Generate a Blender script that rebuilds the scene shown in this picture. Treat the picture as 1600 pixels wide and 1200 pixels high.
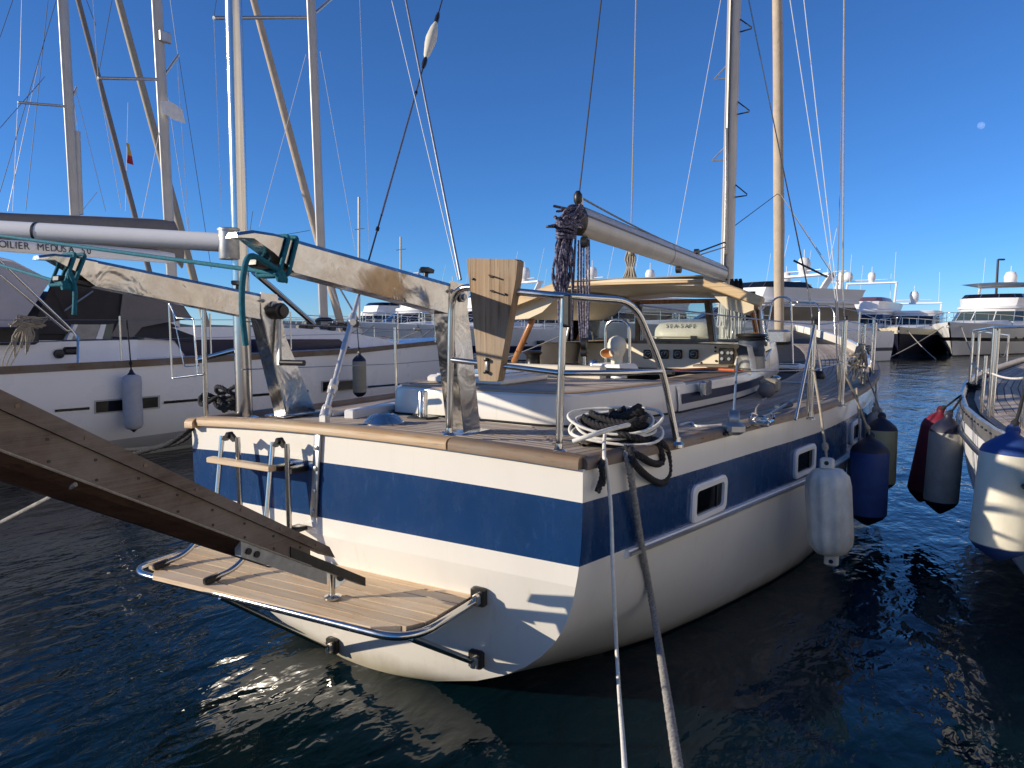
import bpy, bmesh, math, random
from mathutils import Vector, Matrix
random.seed(7)
for o in list(bpy.data.objects): bpy.data.objects.remove(o)
S = bpy.context.scene
COL = S.collection
rad = math.radians
# ------------------------------------------------------------------ camera
F = 1109.0; PITCH = math.atan(88 / 1109.0); YAW = rad(31.1); CAM = Vector((2.52, -2.61, 1.78))
cd = bpy.data.cameras.new('camera'); cam = bpy.data.objects.new('camera', cd); COL.objects.link(cam)
cam.location = CAM; cam.rotation_euler = (math.pi / 2 - PITCH, 0, YAW)
cd.sensor_fit = 'HORIZONTAL'; cd.sensor_width = 36.0; cd.lens = 36.0 * F / 1600.0
cd.clip_start = 0.05; cd.clip_end = 20000
S.camera = cam
S.render.resolution_x = 1024; S.render.resolution_y = 768
# ------------------------------------------------------------------ sky and sun
SUN_EL = rad(17.0); SUN_AZ = rad(228.0)          # compass bearing, clockwise from +Y (the yacht's bow)
W = bpy.data.worlds.new('World'); S.world = W; W.use_nodes = True
wn = W.node_tree; bg = wn.nodes['Background']
sky = wn.nodes.new('ShaderNodeTexSky'); sky.sky_type = 'NISHITA'; sky.sun_disc = False
sky.sun_elevation = SUN_EL; sky.sun_rotation = SUN_AZ
sky.altitude = 2000; sky.air_density = 1.0; sky.dust_density = 0.0; sky.ozone_density = 9.0
wn.links.new(sky.outputs[0], bg.inputs[0]); bg.inputs[1].default_value = 0.136
sd = bpy.data.lights.new('sun', 'SUN'); sun = bpy.data.objects.new('sun', sd); COL.objects.link(sun)
to_sun = Vector((math.sin(SUN_AZ) * math.cos(SUN_EL), math.cos(SUN_AZ) * math.cos(SUN_EL), math.sin(SUN_EL)))
sun.rotation_euler = to_sun.to_track_quat('Z', 'Y').to_euler()
sd.energy = 4.6; sd.angle = rad(0.5); sd.color = (1.0, 0.88, 0.71)
S.view_settings.view_transform = 'Standard'; S.view_settings.look = 'None'
S.view_settings.exposure = 0.25; S.view_settings.gamma = 1.0
S.render.engine = 'CYCLES'
S.cycles.max_bounces = 8; S.cycles.glossy_bounces = 5; S.cycles.transparent_max_bounces = 12
S.cycles.caustics_reflective = False; S.cycles.caustics_refractive = False
# ------------------------------------------------------------------ measuring the place through the camera
_f = Vector((-math.sin(YAW) * math.cos(PITCH), math.cos(YAW) * math.cos(PITCH), -math.sin(PITCH)))
_r = Vector((math.cos(YAW), math.sin(YAW), 0)); _u = _r.cross(_f)
def ray(px, py): return _f + _r * ((px - 800) / F) + _u * ((600 - py) / F)
def PZ(px, py, z): d = ray(px, py); return CAM + d * ((z - CAM.z) / d.z)
def PY(px, py, y): d = ray(px, py); return CAM + d * ((y - CAM.y) / d.y)
def PX(px, py, x): d = ray(px, py); return CAM + d * ((x - CAM.x) / d.x)
def PD(px, py, dist): return CAM + ray(px, py) * dist
# ------------------------------------------------------------------ materials
MAT = {}
def _mat(name):
    m = bpy.data.materials.new(name); m.use_nodes = True; MAT[name] = m
    nt = m.node_tree; return m, nt, nt.nodes['Principled BSDF']
def _set(b, rough=.5, metal=0, spec=.5, coat=0):
    b.inputs['Roughness'].default_value = rough; b.inputs['Metallic'].default_value = metal
    b.inputs['Specular IOR Level'].default_value = spec; b.inputs['Coat Weight'].default_value = coat
    b.inputs['Coat Roughness'].default_value = 0.08
def rgba(c): return (c[0], c[1], c[2], 1)
def mixcol(nt, fac, a, b, blend='MIX'):
    n = nt.nodes.new('ShaderNodeMix'); n.data_type = 'RGBA'; n.blend_type = blend
    for sock, v in ((0, fac), (6, a), (7, b)):
        if hasattr(v, 'is_linked') or hasattr(v, 'node'): nt.links.new(v, n.inputs[sock])
        else: n.inputs[sock].default_value = v if sock == 0 else rgba(v)
    return n.outputs[2]
def noise(nt, scale, detail=4, rough=.55, coord='Object', stretch=None, dist=0):
    tc = nt.nodes.new('ShaderNodeTexCoord'); n = nt.nodes.new('ShaderNodeTexNoise')
    n.inputs['Scale'].default_value = scale; n.inputs['Detail'].default_value = detail
    n.inputs['Roughness'].default_value = rough; n.inputs['Distortion'].default_value = dist
    if stretch:
        mp = nt.nodes.new('ShaderNodeMapping'); mp.inputs['Scale'].default_value = stretch
        nt.links.new(tc.outputs[coord], mp.inputs[0]); nt.links.new(mp.outputs[0], n.inputs[0])
    else: nt.links.new(tc.outputs[coord], n.inputs[0])
    return n.outputs[0]
def ramp(nt, src, p0, p1, c0=(0, 0, 0), c1=(1, 1, 1)):
    r = nt.nodes.new('ShaderNodeValToRGB'); e = r.color_ramp.elements
    e[0].position = p0; e[1].position = p1; e[0].color = rgba(c0); e[1].color = rgba(c1)
    nt.links.new(src, r.inputs[0]); return r.outputs[0]
def bump(nt, b, src, strength=.3, dist=.01):
    n = nt.nodes.new('ShaderNodeBump'); n.inputs['Strength'].default_value = strength
    n.inputs['Distance'].default_value = dist
    nt.links.new(src, n.inputs['Height']); nt.links.new(n.outputs[0], b.inputs['Normal'])
def rnd(nt): return nt.nodes.new('ShaderNodeObjectInfo').outputs['Random']
def plain(name, col, rough=.5, metal=0, vary=.12, nscale=6, bmp=0, bscale=60, coat=0, spec=.5, stain=None):
    m, nt, b = _mat(name); _set(b, rough, metal, spec, coat)
    f = ramp(nt, noise(nt, nscale, 6, .62), .3, .7)
    c = mixcol(nt, f, tuple(x * (1 - vary) for x in col), tuple(min(1, x * (1 + vary * .5)) for x in col))
    if stain:
        s = ramp(nt, noise(nt, 1.4, 8, .7, stretch=(2.2, 2.2, .55)), .53, .78)
        sc = nt.nodes.new('ShaderNodeMath'); sc.operation = 'MULTIPLY'; sc.inputs[1].default_value = stain[1]
        nt.links.new(s, sc.inputs[0]); c = mixcol(nt, sc.outputs[0], c, stain[0])
    nt.links.new(c, b.inputs['Base Color'])
    rr = nt.nodes.new('ShaderNodeMapRange'); rr.inputs[3].default_value = max(.02, rough * .75); rr.inputs[4].default_value = min(1, rough * 1.3)
    nt.links.new(noise(nt, nscale * 2.3, 5), rr.inputs[0]); nt.links.new(rr.outputs[0], b.inputs['Roughness'])
    if bmp: bump(nt, b, noise(nt, bscale, 5), bmp, .01)
    return m
def wood(name, c0, c1, axis, rough=.6, gs=1.0, grey=None, bmp=.35, var=.35):
    m, nt, b = _mat(name); _set(b, rough, 0, .3)
    st = [38 * gs] * 3; st[axis] = 1.6 * gs
    g = noise(nt, 1.0, 7, .68, stretch=tuple(st), dist=.25)
    c = mixcol(nt, ramp(nt, g, .3, .72), c0, c1)
    fine = [160 * gs] * 3; fine[axis] = 4 * gs
    g2 = noise(nt, 1.0, 3, .6, stretch=tuple(fine))
    c = mixcol(nt, ramp(nt, g2, .56, .74), c, tuple(x * .45 for x in c0))
    if grey: c = mixcol(nt, ramp(nt, noise(nt, 3.1, 6, .7), .38, .68), c, grey)
    hs = nt.nodes.new('ShaderNodeHueSaturation'); nt.links.new(c, hs.inputs['Color'])
    mr = nt.nodes.new('ShaderNodeMapRange'); mr.inputs[3].default_value = 1 - var; mr.inputs[4].default_value = 1 + var
    nt.links.new(rnd(nt), mr.inputs[0]); nt.links.new(mr.outputs[0], hs.inputs['Value'])
    nt.links.new(hs.outputs[0], b.inputs['Base Color'])
    bump(nt, b, g2, bmp, .004); return m
plain('gelcoat', (.80, .765, .69), .22, vary=.04, nscale=1.3, coat=.25, stain=((.55, .48, .38), .16))
plain('gelcoat_side', (.80, .775, .71), .2, vary=.05, nscale=1.1, coat=.25, stain=((.50, .44, .35), .22))
plain('white_paint', (.80, .80, .79), .3, vary=.04, nscale=1.5, stain=((.5, .48, .44), .12))
plain('cool_white', (.87, .87, .87), .28, vary=.04, nscale=.8, stain=((.5, .5, .5), .12))
plain('grey_paint', (.45, .46, .47), .35, vary=.06, nscale=1)
plain('cream', (.74, .66, .50), .4, vary=.05, nscale=3)
plain('antifoul', (.012, .014, .016), .6, vary=.3, nscale=5)
m, nt, b = _mat('blue_gelcoat'); _set(b, .2, 0, .5, .35)
c = mixcol(nt, ramp(nt, noise(nt, 1.6, 7, .7), .3, .75), (.007, .036, .115), (.011, .052, .165))
c = mixcol(nt, ramp(nt, noise(nt, 1.0, 8, .75, stretch=(26, 26, 5), dist=1.2), .58, .78), c, (.045, .105, .25))
nt.links.new(c, b.inputs['Base Color'])
rr = nt.nodes.new('ShaderNodeMapRange'); rr.inputs[3].default_value = .1; rr.inputs[4].default_value = .42
nt.links.new(noise(nt, 5, 7, .7, stretch=(2, 2, 1)), rr.inputs[0]); nt.links.new(rr.outputs[0], b.inputs['Roughness'])
plain('navy_paint', (.012, .022, .065), .3, vary=.15, nscale=3)
m, nt, b = _mat('stainless'); _set(b, .1, 1); b.inputs['Base Color'].default_value = (.62, .60, .56, 1)
rr = nt.nodes.new('ShaderNodeMapRange'); rr.inputs[3].default_value = .06; rr.inputs[4].default_value = .3
nt.links.new(noise(nt, 9, 7, .7), rr.inputs[0]); nt.links.new(rr.outputs[0], b.inputs['Roughness'])
m, nt, b = _mat('davit_steel'); _set(b, .16, 1)
c = mixcol(nt, ramp(nt, noise(nt, 3.2, 7, .72, dist=.8), .42, .7), (.68, .67, .64), (.50, .45, .38))
c = mixcol(nt, ramp(nt, noise(nt, 45, 6, .75), .6, .75), c, (.2, .15, .1))
nt.links.new(c, b.inputs['Base Color'])
rr = nt.nodes.new('ShaderNodeMapRange'); rr.inputs[3].default_value = .05; rr.inputs[4].default_value = .30
nt.links.new(noise(nt, 7, 7, .72), rr.inputs[0]); nt.links.new(rr.outputs[0], b.inputs['Roughness'])
bump(nt, b, noise(nt, 5.5, 3, .5, dist=.6), .5, .02)
plain('bright_steel', (.74, .72, .68), .36, .7, vary=.15, nscale=20)
plain('galvanised', (.42, .43, .43), .42, .85, vary=.25, nscale=25)
plain('aluminium', (.50, .49, .47), .35, .75, vary=.12, nscale=5, stain=((.2, .19, .17), .35))
plain('mast_paint', (.50, .475, .43), .34, .15, vary=.1, nscale=3, stain=((.26, .24, .2), .35))
plain('wire', (.34, .34, .35), .35, .8, vary=.2, nscale=30)
plain('white_wire', (.62, .62, .62), .5, vary=.1)
plain('dark_wire', (.03, .033, .04), .5, vary=.2)
plain('black_plastic', (.012, .012, .013), .42, vary=.3, nscale=20)
plain('dark_metal', (.05, .048, .045), .35, .6, vary=.3, nscale=20)
plain('caulk', (.012, .011, .010), .7, vary=.3)
TEAK = ((.32, .235, .165), (.54, .43, .33), (.45, .40, .35))
wood('teak_x', TEAK[0], TEAK[1], 0, .65, 1, TEAK[2], var=.22)
wood('teak_y', TEAK[0], TEAK[1], 1, .65, 1, TEAK[2], var=.22)
wood('teak_new_x', (.50, .33, .18), (.76, .58, .37), 0, .5, .8, (.62, .50, .36), var=.18)
wood('teak_rail_x', (.34, .20, .09), (.56, .38, .20), 0, .48, .6, (.42, .33, .22), var=.1)
wood('teak_rail_old_x', (.16, .095, .05), (.30, .19, .11), 0, .55, .6, (.25, .2, .15), var=.15)
wood('teak_rail_y', (.15, .10, .062), (.27, .19, .13), 1, .6, .6, (.25, .22, .19), var=.15)
wood('board_wood', (.17, .105, .055), (.44, .30, .17), 2, .65, .6, (.33, .26, .19), .9, var=0)
wood('dark_wood_y', (.065, .042, .028), (.20, .145, .105), 1, .55, .7, (.22, .185, .155), bmp=.6, var=.12)
wood('shaded_wood_y', (.03, .016, .010), (.075, .042, .028), 1, .5, .7, var=.1)  # darker base paints in the shade under the gangway's lower board
wood('varnish_z', (.30, .12, .04), (.46, .22, .09), 2, .25, .8, var=.1)
wood('pine_x', (.56, .38, .19), (.72, .54, .31), 0, .45, .5, var=.05)
plain('ceiling_cream', (.72, .62, .44), .5, vary=.08, nscale=3, stain=((.4, .28, .14), .3))
plain('fender_white', (.70, .67, .59), .45, vary=.2, nscale=9, stain=((.30, .27, .22), .85), bmp=.2, bscale=90)
plain('fender_cream', (.70, .66, .53), .45, vary=.08, nscale=5, stain=((.36, .33, .25), .4))
plain('fender_grey', (.36, .34, .30), .55, vary=.2, nscale=9, stain=((.2, .19, .17), .5))
plain('fender_cloth', (.46, .47, .51), .85, vary=.1, nscale=12, bmp=.4, bscale=220, stain=((.28, .28, .3), .4))
plain('fender_tan', (.34, .30, .23), .6, vary=.15, nscale=9)
plain('fender_yellow', (.44, .40, .22), .55, vary=.15, nscale=7, stain=((.3, .27, .15), .5))
plain('fender_blue', (.022, .06, .22), .55, vary=.2, nscale=8, bmp=.2, bscale=120)
plain('fender_navy', (.012, .014, .035), .5, vary=.25, nscale=9)
plain('fender_red', (.17, .010, .025), .55, vary=.2, nscale=7)
plain('rope_black', (.018, .018, .021), .85, vary=.4, nscale=60, bmp=.6, bscale=300)
plain('rope_grey', (.34, .32, .29), .9, vary=.45, nscale=70, bmp=.6, bscale=300)
plain('rope_white', (.82, .80, .73), .8, vary=.15, nscale=40, bmp=.4, bscale=350)
plain('rope_beige', (.40, .35, .27), .9, vary=.3, nscale=60, bmp=.6, bscale=300)
plain('rope_teal', (.004, .15, .21), .8, vary=.4, nscale=90, bmp=.5, bscale=350)
plain('rope_blue', (.16, .24, .36), .8, vary=.4, nscale=90, bmp=.5, bscale=350)
plain('rope_orange', (.72, .13, .02), .8, vary=.2, nscale=40)
m, nt, b = _mat('rope_purple'); _set(b, .85)
wv = nt.nodes.new('ShaderNodeTexNoise'); wv.inputs['Scale'].default_value = 55; wv.inputs['Detail'].default_value = 2
tc = nt.nodes.new('ShaderNodeTexCoord'); nt.links.new(tc.outputs['Object'], wv.inputs[0])
nt.links.new(mixcol(nt, ramp(nt, wv.outputs[0], .48, .6), (.055, .05, .085), (.20, .19, .26)), b.inputs['Base Color'])
bump(nt, b, noise(nt, 300, 3), .5, .004)
plain('canvas_grey', (.20, .18, .165), .85, vary=.12, nscale=4, bmp=.35, bscale=14)
plain('canvas_dark', (.035, .030, .030), .85, vary=.2, nscale=3, bmp=.35, bscale=9)
plain('canvas_white', (.52, .51, .56), .75, vary=.1, nscale=2, bmp=.5, bscale=5)
plain('canvas_slate', (.035, .055, .09), .65, vary=.3, nscale=8, bmp=.6, bscale=22)
plain('sail_tan', (.50, .41, .31), .8, vary=.15, nscale=5, bmp=.5, bscale=18, stain=((.25, .18, .12), .5))
plain('plum', (.16, .09, .13), .3)
plain('terracotta', (.60, .26, .08), .6, vary=.1)
plain('lime', (.8, .8, .78), .5)
plain('red_paint', (.45, .02, .02), .5); plain('yellow_paint', (.7, .45, .03), .5)
m, nt, b = _mat('dark_glass'); _set(b, .06, 0, .6); b.inputs['Base Color'].default_value = (.008, .009, .012, 1)
m, nt, b = _mat('blue_glass'); _set(b, .22, 0, .35); b.inputs['Base Color'].default_value = (.012, .014, .045, 1)
m, nt, b = _mat('tint_glass'); _set(b, .1, 0, .6); b.inputs['Base Color'].default_value = (.06, .085, .08, 1)
m = bpy.data.materials.new('clear_glass'); m.use_nodes = True; MAT['clear_glass'] = m
nt = m.node_tree; nt.nodes.remove(nt.nodes['Principled BSDF'])
tr = nt.nodes.new('ShaderNodeBsdfTransparent'); gl = nt.nodes.new('ShaderNodeBsdfGlossy'); gl.inputs['Roughness'].default_value = .02
tr.inputs[0].default_value = (.84, .87, .85, 1)
fr = nt.nodes.new('ShaderNodeFresnel'); fr.inputs[0].default_value = 1.5; mx = nt.nodes.new('ShaderNodeMixShader')
nt.links.new(fr.outputs[0], mx.inputs[0]); nt.links.new(tr.outputs[0], mx.inputs[1]); nt.links.new(gl.outputs[0], mx.inputs[2])
nt.links.new(mx.outputs[0], nt.nodes['Material Output'].inputs[0])
m = bpy.data.materials.new('moon_rock'); m.use_nodes = True; MAT['moon_rock'] = m      # lit by the sun, seen through the blue air
nt = m.node_tree; nt.nodes.remove(nt.nodes['Principled BSDF'])
tr = nt.nodes.new('ShaderNodeBsdfTransparent'); df = nt.nodes.new('ShaderNodeBsdfDiffuse'); ad = nt.nodes.new('ShaderNodeAddShader')
nt.links.new(ramp(nt, noise(nt, .08, 4), .3, .7, (.05, .05, .05), (.11, .11, .11)), df.inputs[0])
nt.links.new(tr.outputs[0], ad.inputs[0]); nt.links.new(df.outputs[0], ad.inputs[1]); nt.links.new(ad.outputs[0], nt.nodes['Material Output'].inputs[0])
# instrument dial face
m, nt, b = _mat('dial'); _set(b, .15)
tc = nt.nodes.new('ShaderNodeTexCoord'); gr = nt.nodes.new('ShaderNodeTexGradient'); gr.gradient_type = 'RADIAL'
mp = nt.nodes.new('ShaderNodeMapping'); mp.inputs['Location'].default_value = (-.5, -.5, 0)
nt.links.new(noise(nt, 40, 4), b.inputs['Roughness']); b.inputs['Base Color'].default_value = (.03, .032, .035, 1)
# water
m, nt, b = _mat('water'); _set(b, .03, 0, .5); b.inputs['IOR'].default_value = 1.33
tc = nt.nodes.new('ShaderNodeTexCoord')
nt.links.new(mixcol(nt, ramp(nt, noise(nt, .12, 3), .3, .7), (.0012, .009, .016), (.0015, .012, .015)), b.inputs['Base Color'])
def wnoise(scale, st, detail, dist=0):
    mp = nt.nodes.new('ShaderNodeMapping'); mp.inputs['Scale'].default_value = st; mp.inputs['Rotation'].default_value = (0, 0, rad(-38))
    n = nt.nodes.new('ShaderNodeTexNoise'); n.inputs['Scale'].default_value = scale; n.inputs['Detail'].default_value = detail
    n.inputs['Roughness'].default_value = .5; n.inputs['Distortion'].default_value = dist
    nt.links.new(tc.outputs['Object'], mp.inputs[0]); nt.links.new(mp.outputs[0], n.inputs[0]); return n.outputs[0]
def mad(a, k, add=None):
    n = nt.nodes.new('ShaderNodeMath'); n.operation = 'MULTIPLY_ADD'; nt.links.new(a, n.inputs[0]); n.inputs[1].default_value = k
    if add is None: n.inputs[2].default_value = 0
    else: nt.links.new(add, n.inputs[2])
    return n.outputs[0]
h = mad(wnoise(1.1, (1, .5, 1), 2, .5), .055)
h = mad(wnoise(4.2, (1, .5, 1), 2.5, .5), .024, h)
h = mad(wnoise(13, (1, .6, 1), 2, .3), .0075, h)
bn = nt.nodes.new('ShaderNodeBump'); bn.inputs['Strength'].default_value = 1.0; bn.inputs['Distance'].default_value = 1.0
nt.links.new(h, bn.inputs['Height']); nt.links.new(bn.outputs[0], b.inputs['Normal'])
plain('quay_stone', (.48, .42, .34), .8, vary=.25, nscale=2, bmp=.5, bscale=12)
for nm in ('gelcoat', 'gelcoat_side'):        # scum line and run-off streaks above the waterline
    m_ = MAT[nm]; nt = m_.node_tree; b = nt.nodes['Principled BSDF']; src = b.inputs['Base Color'].links[0].from_socket
    tc = nt.nodes.new('ShaderNodeTexCoord'); sp = nt.nodes.new('ShaderNodeSeparateXYZ'); nt.links.new(tc.outputs['Object'], sp.inputs[0])
    ad = nt.nodes.new('ShaderNodeMath'); ad.operation = 'MULTIPLY_ADD'; ad.inputs[1].default_value = .16; nt.links.new(noise(nt, 1, 6, .7, stretch=(3, 3, 1.2)), ad.inputs[0]); nt.links.new(sp.outputs[2], ad.inputs[2])
    f1 = ramp(nt, ad.outputs[0], .085, .20, (.75, .75, .75), (0, 0, 0)); c = mixcol(nt, f1, src, (.30, .26, .15))
    st_k = ramp(nt, noise(nt, 1, 5, .6, stretch=(22, 22, .7)), .60, .80, (0, 0, 0), (.30, .30, .30)); c = mixcol(nt, st_k, c, (.46, .38, .26))
    nt.links.new(c, b.inputs['Base Color'])
m, nt, b = _mat('bounce_rock'); _set(b, .9)                 # pale beds and dark patches for the added bounce slope
c = mixcol(nt, ramp(nt, noise(nt, .22, 6, .65, stretch=(1, .5, 3)), .35, .65), (.46, .40, .33), (.84, .79, .71))
c = mixcol(nt, ramp(nt, noise(nt, .16, 5, .6), .60, .66), c, (.06, .065, .03))
nt.links.new(c, b.inputs['Base Color'])
plain('hill', (.055, .07, .06), .9, vary=.4, nscale=.02)
# ------------------------------------------------------------------ mesh tools
class MB:
    def __init__(s): s.v = []; s.f = []; s.m = []
    def add(s, vs, fs, mi=0):
        o = len(s.v); s.v += [Vector(v) for v in vs]
        for f in fs: s.f.append([i + o for i in f]); s.m.append(mi)
        return s
    def box(s, c, size, rot=None, mi=0, ch=0):
        x, y, z = [d / 2 for d in size]; c = Vector(c)
        if ch:
            k = ch; P = []; fs = []
            prof = lambda a, b: [(a, b - k), (a - k, b), (-a + k, b), (-a, b - k), (-a, -b + k), (-a + k, -b), (a - k, -b), (a, -b + k)]
            rings = [(prof(x - k, y - k), -z), (prof(x, y), -z + k), (prof(x, y), z - k), (prof(x - k, y - k), z)]
            for pr, zz in rings: P += [(a, b, zz) for a, b in pr]
            for r in range(3):
                for i in range(8): fs.append([r * 8 + i, r * 8 + (i + 1) % 8, r * 8 + 8 + (i + 1) % 8, r * 8 + 8 + i])
            fs.append(list(range(7, -1, -1))); fs.append([24 + i for i in range(8)])
        else:
            P = [(a, b, d) for d in (-z, z) for b in (-y, y) for a in (-x, x)]
            fs = [[0, 2, 3, 1], [4, 5, 7, 6], [0, 1, 5, 4], [2, 6, 7, 3], [0, 4, 6, 2], [1, 3, 7, 5]]
        P = [Vector(p) for p in P]
        if rot is not None: P = [rot @ p for p in P]
        return s.add([p + c for p in P], fs, mi)
    def beam(s, a, b, w, h, up=(0, 0, 1), mi=0, ch=0):
        a = Vector(a); b = Vector(b); d = (b - a); L = d.length; d.normalize(); up = Vector(up)
        x = d.cross(up).normalized(); u = x.cross(d)
        return s.box((a + b) / 2, (w, L, h), Matrix((x, d, u)).transposed(), mi, ch)
    def tube(s, pts, r, n=8, cap=True, mi=0):
        pts = [Vector(p) for p in pts]; N = len(pts)
        rs = r if isinstance(r, (list, tuple)) else [r] * N
        o = len(s.v); t0 = (pts[1] - pts[0]).normalized()
        a = t0.cross(Vector((0, 0, 1)));
        if a.length < .05: a = t0.cross(Vector((1, 0, 0)))
        a.normalize()
        for i, p in enumerate(pts):
            t = (pts[min(i + 1, N - 1)] - pts[max(i - 1, 0)])
            t = t.normalized() if t.length > 1e-9 else t0
            a = (a - t * a.dot(t));  a = a.normalized() if a.length > 1e-6 else t.orthogonal().normalized()
            b2 = t.cross(a)
            for k in range(n):
                q = 2 * math.pi * k / n; s.v.append(p + (a * math.cos(q) + b2 * math.sin(q)) * rs[i])
        for i in range(N - 1):
            for k in range(n):
                s.f.append([o + i * n + k, o + i * n + (k + 1) % n, o + (i + 1) * n + (k + 1) % n, o + (i + 1) * n + k]); s.m.append(mi)
        if cap:
            s.f.append([o + k for k in range(n - 1, -1, -1)]); s.f.append([o + (N - 1) * n + k for k in range(n)]); s.m += [mi, mi]
        return s
    def lathe(s, prof, n=20, loc=(0, 0, 0), axis=(0, 0, 1), mi=0, wob=None):
        ax = Vector(axis).normalized(); a = ax.orthogonal().normalized(); b2 = ax.cross(a); o = len(s.v); loc = Vector(loc)
        for (r, z) in prof:
            for k in range(n):
                q = 2 * math.pi * k / n; rr = r * (wob(q, z) if wob else 1)
                s.v.append(loc + ax * z + (a * math.cos(q) + b2 * math.sin(q)) * rr)
        for i in range(len(prof) - 1):
            for k in range(n):
                s.f.append([o + i * n + k, o + i * n + (k + 1) % n, o + (i + 1) * n + (k + 1) % n, o + (i + 1) * n + k]); s.m.append(mi)
        s.f.append([o + k for k in range(n - 1, -1, -1)]); s.f.append([o + (len(prof) - 1) * n + k for k in range(n)]); s.m += [mi, mi]
        return s
    def loft(s, rings, closed=False, cap=False, mi=0, mif=None):
        n = len(rings[0]); o = len(s.v)
        for r in rings: s.v += [Vector(p) for p in r]
        for i in range(len(rings) - 1):
            for k in range(n if closed else n - 1):
                k2 = (k + 1) % n
                s.f.append([o + i * n + k, o + i * n + k2, o + (i + 1) * n + k2, o + (i + 1) * n + k]); s.m.append(mif(i, k) if mif else mi)
        if cap:
            s.f.append([o + k for k in range(n - 1, -1, -1)]); s.f.append([o + (len(rings) - 1) * n + k for k in range(n)]); s.m += [mi, mi]
        return s
    def prism(s, poly, d, mi=0):
        poly = [Vector(p) for p in poly]; d = Vector(d); n = len(poly)
        return s.add(poly + [p + d for p in poly], [list(range(n - 1, -1, -1)), [n + i for i in range(n)]] + [[i, (i + 1) % n, n + (i + 1) % n, n + i] for i in range(n)], mi)
    def build(s, name, mats, parent=None, smooth=38, fix=True):
        if isinstance(mats, str): mats = [mats]
        root = parent
        while root is not None and root.parent is not None: root = root.parent
        off = root.location if root is not None else Vector((0, 0, 0))
        me = bpy.data.meshes.new(name); me.from_pydata([v - off for v in s.v], [], s.f)
        for mm in mats: me.materials.append(MAT[mm])
        me.polygons.foreach_set('material_index', s.m)
        if fix:
            bm = bmesh.new(); bm.from_mesh(me); bmesh.ops.recalc_face_normals(bm, faces=bm.faces); bm.to_mesh(me); bm.free()
        if smooth:
            me.polygons.foreach_set('use_smooth', [True] * len(me.polygons)); me.set_sharp_from_angle(angle=rad(smooth))
        me.update()
        o = bpy.data.objects.new(name, me); COL.objects.link(o)
        if parent is not None: o.parent = parent
        return o
def tag(o, label=None, cat=None, group=None, kind=None):
    if label: o['label'] = label
    if cat: o['category'] = cat
    if group: o['group'] = group
    if kind: o['kind'] = kind
    return o
def thing(name, label, cat, loc=(0, 0, 0), group=None):
    o = bpy.data.objects.new(name, None); COL.objects.link(o); o.location = loc; o.empty_display_size = .2
    return tag(o, label, cat, group)
def lerp(a, b, t): return a + (b - a) * t
def interp(x, tab):
    if x <= tab[0][0]: return tab[0][1]
    for (x0, y0), (x1, y1) in zip(tab, tab[1:]):
        if x <= x1: t = (x - x0) / (x1 - x0); return y0 + (y1 - y0) * t
    return tab[-1][1]
def sinterp(x, tab):                       # smooth (Catmull-Rom) table lookup
    n = len(tab)
    if x <= tab[0][0]: return tab[0][1]
    if x >= tab[-1][0]: return tab[-1][1]
    for i in range(n - 1):
        if x <= tab[i + 1][0]:
            x0, y0 = tab[i]; x1, y1 = tab[i + 1]; t = (x - x0) / (x1 - x0); h = x1 - x0
            m0 = (y1 - tab[i - 1][1]) / (x1 - tab[i - 1][0]) if i else (y1 - y0) / h
            m1 = (tab[i + 2][1] - y0) / (tab[i + 2][0] - x0) if i + 2 < n else (y1 - y0) / h
            return ((2*t**3 - 3*t*t + 1) * y0 + (t**3 - 2*t*t + t) * h * m0 + (-2*t**3 + 3*t*t) * y1 + (t**3 - t*t) * h * m1)
def smooth_path(pts, n=8, closed=False):   # Catmull-Rom through points
    P = [Vector(p) for p in pts]; out = []; N = len(P)
    rng = range(N if closed else N - 1)
    for i in rng:
        if closed: p0, p1, p2, p3 = P[i - 1], P[i], P[(i + 1) % N], P[(i + 2) % N]
        else: p0, p1, p2, p3 = P[max(i - 1, 0)], P[i], P[i + 1], P[min(i + 2, N - 1)]
        for k in range(n):
            t = k / n; out.append(.5 * ((2 * p1) + (p2 - p0) * t + (2*p0 - 5*p1 + 4*p2 - p3) * t*t + (3*p1 - p0 - 3*p2 + p3) * t**3))
    out.append(P[0].copy() if closed else P[-1].copy()); return out
def fillet(pts, r, n=6):                   # polyline with rounded corners, for bent tube
    P = [Vector(p) for p in pts]; out = [P[0]]
    for a, b, c in zip(P, P[1:], P[2:]):
        u = (a - b); v = (c - b); rr = min(r, u.length * .48, v.length * .48)
        A = b + u.normalized() * rr; B = b + v.normalized() * rr
        for k in range(n + 1): t = k / n; out.append(A * (1-t)**2 + b * 2*t*(1-t) + B * t*t)
    out.append(P[-1]); return out
def sag(a, b, d, n=10):
    a = Vector(a); b = Vector(b); return [a.lerp(b, i / n) - Vector((0, 0, 4 * d * (i / n) * (1 - i / n))) for i in range(n + 1)]
def strands(mb, pts, r, twist, ns=3, nseg=6, mi=0):   # laid rope: strands wound round a path
    pts = [Vector(p) for p in pts]; L = 0; t0 = (pts[1] - pts[0]).normalized(); a = t0.orthogonal().normalized(); P = [[] for _ in range(ns)]
    for i, p in enumerate(pts):
        if i: L += (p - pts[i - 1]).length
        t = (pts[min(i + 1, len(pts) - 1)] - pts[max(i - 1, 0)]).normalized(); a = (a - t * a.dot(t)).normalized(); b2 = t.cross(a)
        for k in range(ns):
            q = 2 * math.pi * (k / ns + L / twist); P[k].append(p + (a * math.cos(q) + b2 * math.sin(q)) * r * .52)
    for k in range(ns): mb.tube(P[k], r * .56, nseg, mi=mi)
    return mb
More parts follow.
